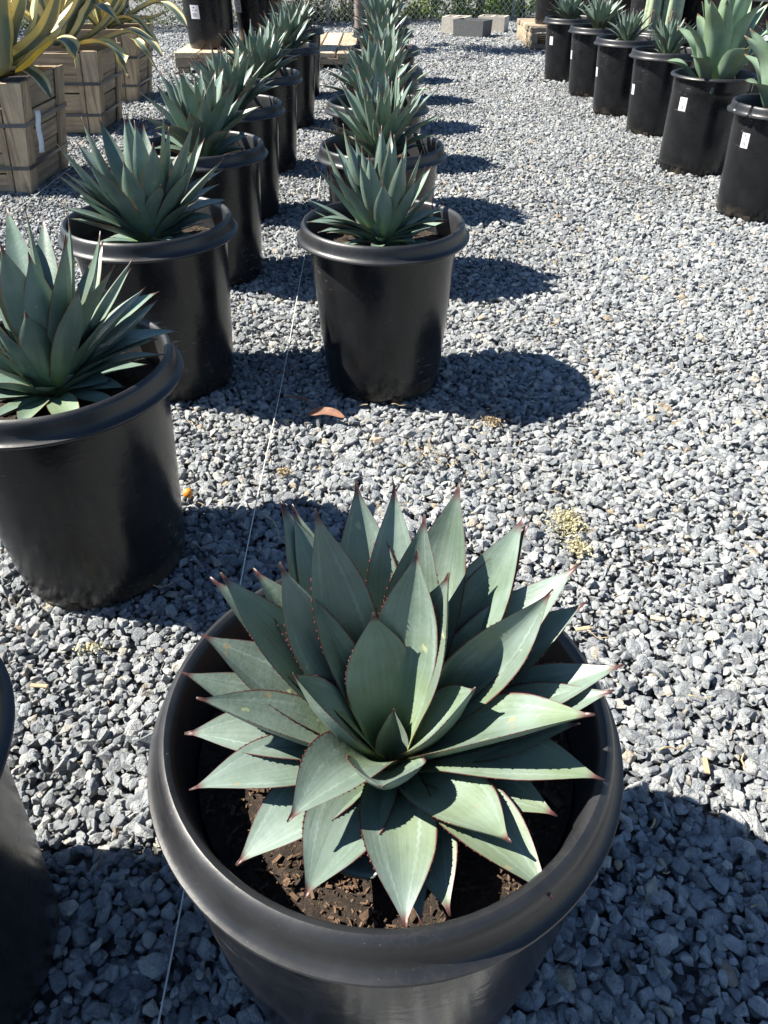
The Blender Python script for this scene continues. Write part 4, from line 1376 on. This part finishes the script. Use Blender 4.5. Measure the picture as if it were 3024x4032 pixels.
tuft(2235, 2065, .055, 900, 'moss', 'crisp yellow-green dried weed patch in sunlit gravel', 1, stretch=(1, 1.3))
tuft(2275, 2165, .040, 420, 'moss', 'smaller yellow dried weed patch beside the larger one', 2)
tuft(365, 2560, .035, 110, 'moss', 'sparse yellow-green weed in sunlit gravel between two pots', 3, h=.012, stretch=(1.4, .6))
tuft(1935, 1665, .040, 260, 'tan', 'tan dry plant crumbs at the shadow edge', 4, h=.015)
tuft(1120, 1865, .025, 200, 'tan', 'small tan dry crumbs beside the twine', 5, h=.012)
tuft(1690, 1800, .09, 150, 'tan', 'scattered tan straw bits in sunlit gravel', 6, h=.010)


def twig(px, py, L, rad, ang, mat, label, seed, cat='twig', bendy=.25):
    r = random.Random(seed); p = at_z(px, py, .017)
    d = Vector((math.cos(ang), math.sin(ang), 0)); s = Vector((-d.y, d.x, 0))
    pts = [d * (L * (i / 6 - .5)) + s * L * bendy * math.sin(i * .9 + seed) * .3 + Vector((0, 0, .004 * math.sin(i * 1.3))) for i in range(7)]
    o = link('twig', tube('twig', pts, [rad * (1 - .09 * i) for i in range(7)], 6), None, M[mat], p)
    return tag(o, label, cat, 'twigs on the gravel')


def woodchip(px, py, L, w, ang, label, seed):
    p = at_z(px, py, .020)
    me = bevel_box('wood_chip', L, w, .006, .0015)
    o = link('wood_chip', me, None, M['crate_x'], p); o.rotation_euler = (.15, -.1, ang)
    return tag(o, label, 'wood chip', 'wood chips on the gravel')


woodchip(2780, 3015, .035, .011, 1.45, 'short tan wood chip upright in sunlit gravel', 1)
woodchip(2295, 2475, .036, .010, .1, 'tan wood chip beside the agave tip', 2)
woodchip(2590, 2435, .034, .011, -.35, 'flat pinkish wood chip on open gravel', 3)
woodchip(155, 2700, .045, .009, -.15, 'grey split wood chip at the edge of a pot', 4)
twig(2660, 3030 - 90, .075, .0022, .35, 'tan', 'curved tan twig on sunlit gravel', 1)
twig(2350, 2500, .06, .0016, -.5, 'tan', 'thin tan stem beside the wood chip', 2)
twig(2760, 2745, .055, .0015, -.2, 'tan', 'thin straight twig on open gravel', 3)
twig(1570, 1594, .05, .0022, -.35, 'tan', 'pale root end poking from below a pot', 4)
twig(1850, 1770, .09, .0018, -.9, 'tan', 'bent tan straw near the pot shadow', 5)
twig(1080, 2080, .16, .003, -.95, 'moss', 'green curved stem in the shade beside the twine', 6)
twig(620, 2305, .08, .002, .2, 'tan', 'thin root thread at the foot of a pot', 7)

# straw and bark crumbs blown over the gravel
r = random.Random(77); verts, faces = [], []
for i in range(260):
    y_ = .5 + 6.5 * r.random() ** 1.4; x_ = r.uniform(-1.0, 1.0) * (.45 * y_ + .5)
    if r.random() < .35: x_, y_ = r.gauss(.25, .35), r.gauss(2.0, .22)
    L = r.uniform(.008, .035); w = r.uniform(.0008, .0022)
    m_ = Matrix.Rotation(r.uniform(0, 6.28), 3, 'Z') @ Matrix.Rotation(r.gauss(0, .25), 3, 'Y')
    c_ = Vector((x_, y_, .012 + r.uniform(-.004, .005)))
    b = len(verts); k_ = r.uniform(-.25, .25) * L
    for q, (xx, yy) in enumerate(((-L / 2, 0), (0, k_), (L / 2, 0))):
        for (dy, dz) in ((-w, 0), (w, 0), (0, w * 1.2)): verts.append(c_ + m_ @ Vector((xx, yy + dy, dz)))
    for q in range(2):
        for e_ in range(3):
            e2 = (e_ + 1) % 3
            faces.append((b + q * 3 + e_, b + q * 3 + e2, b + q * 3 + 3 + e2, b + q * 3 + 3 + e_))
tag(link('straw_litter', mesh_from('straw_litter', verts, faces, False), None, M['tan']), 'tan straw bits scattered over the gravel', 'litter', kind='stuff')
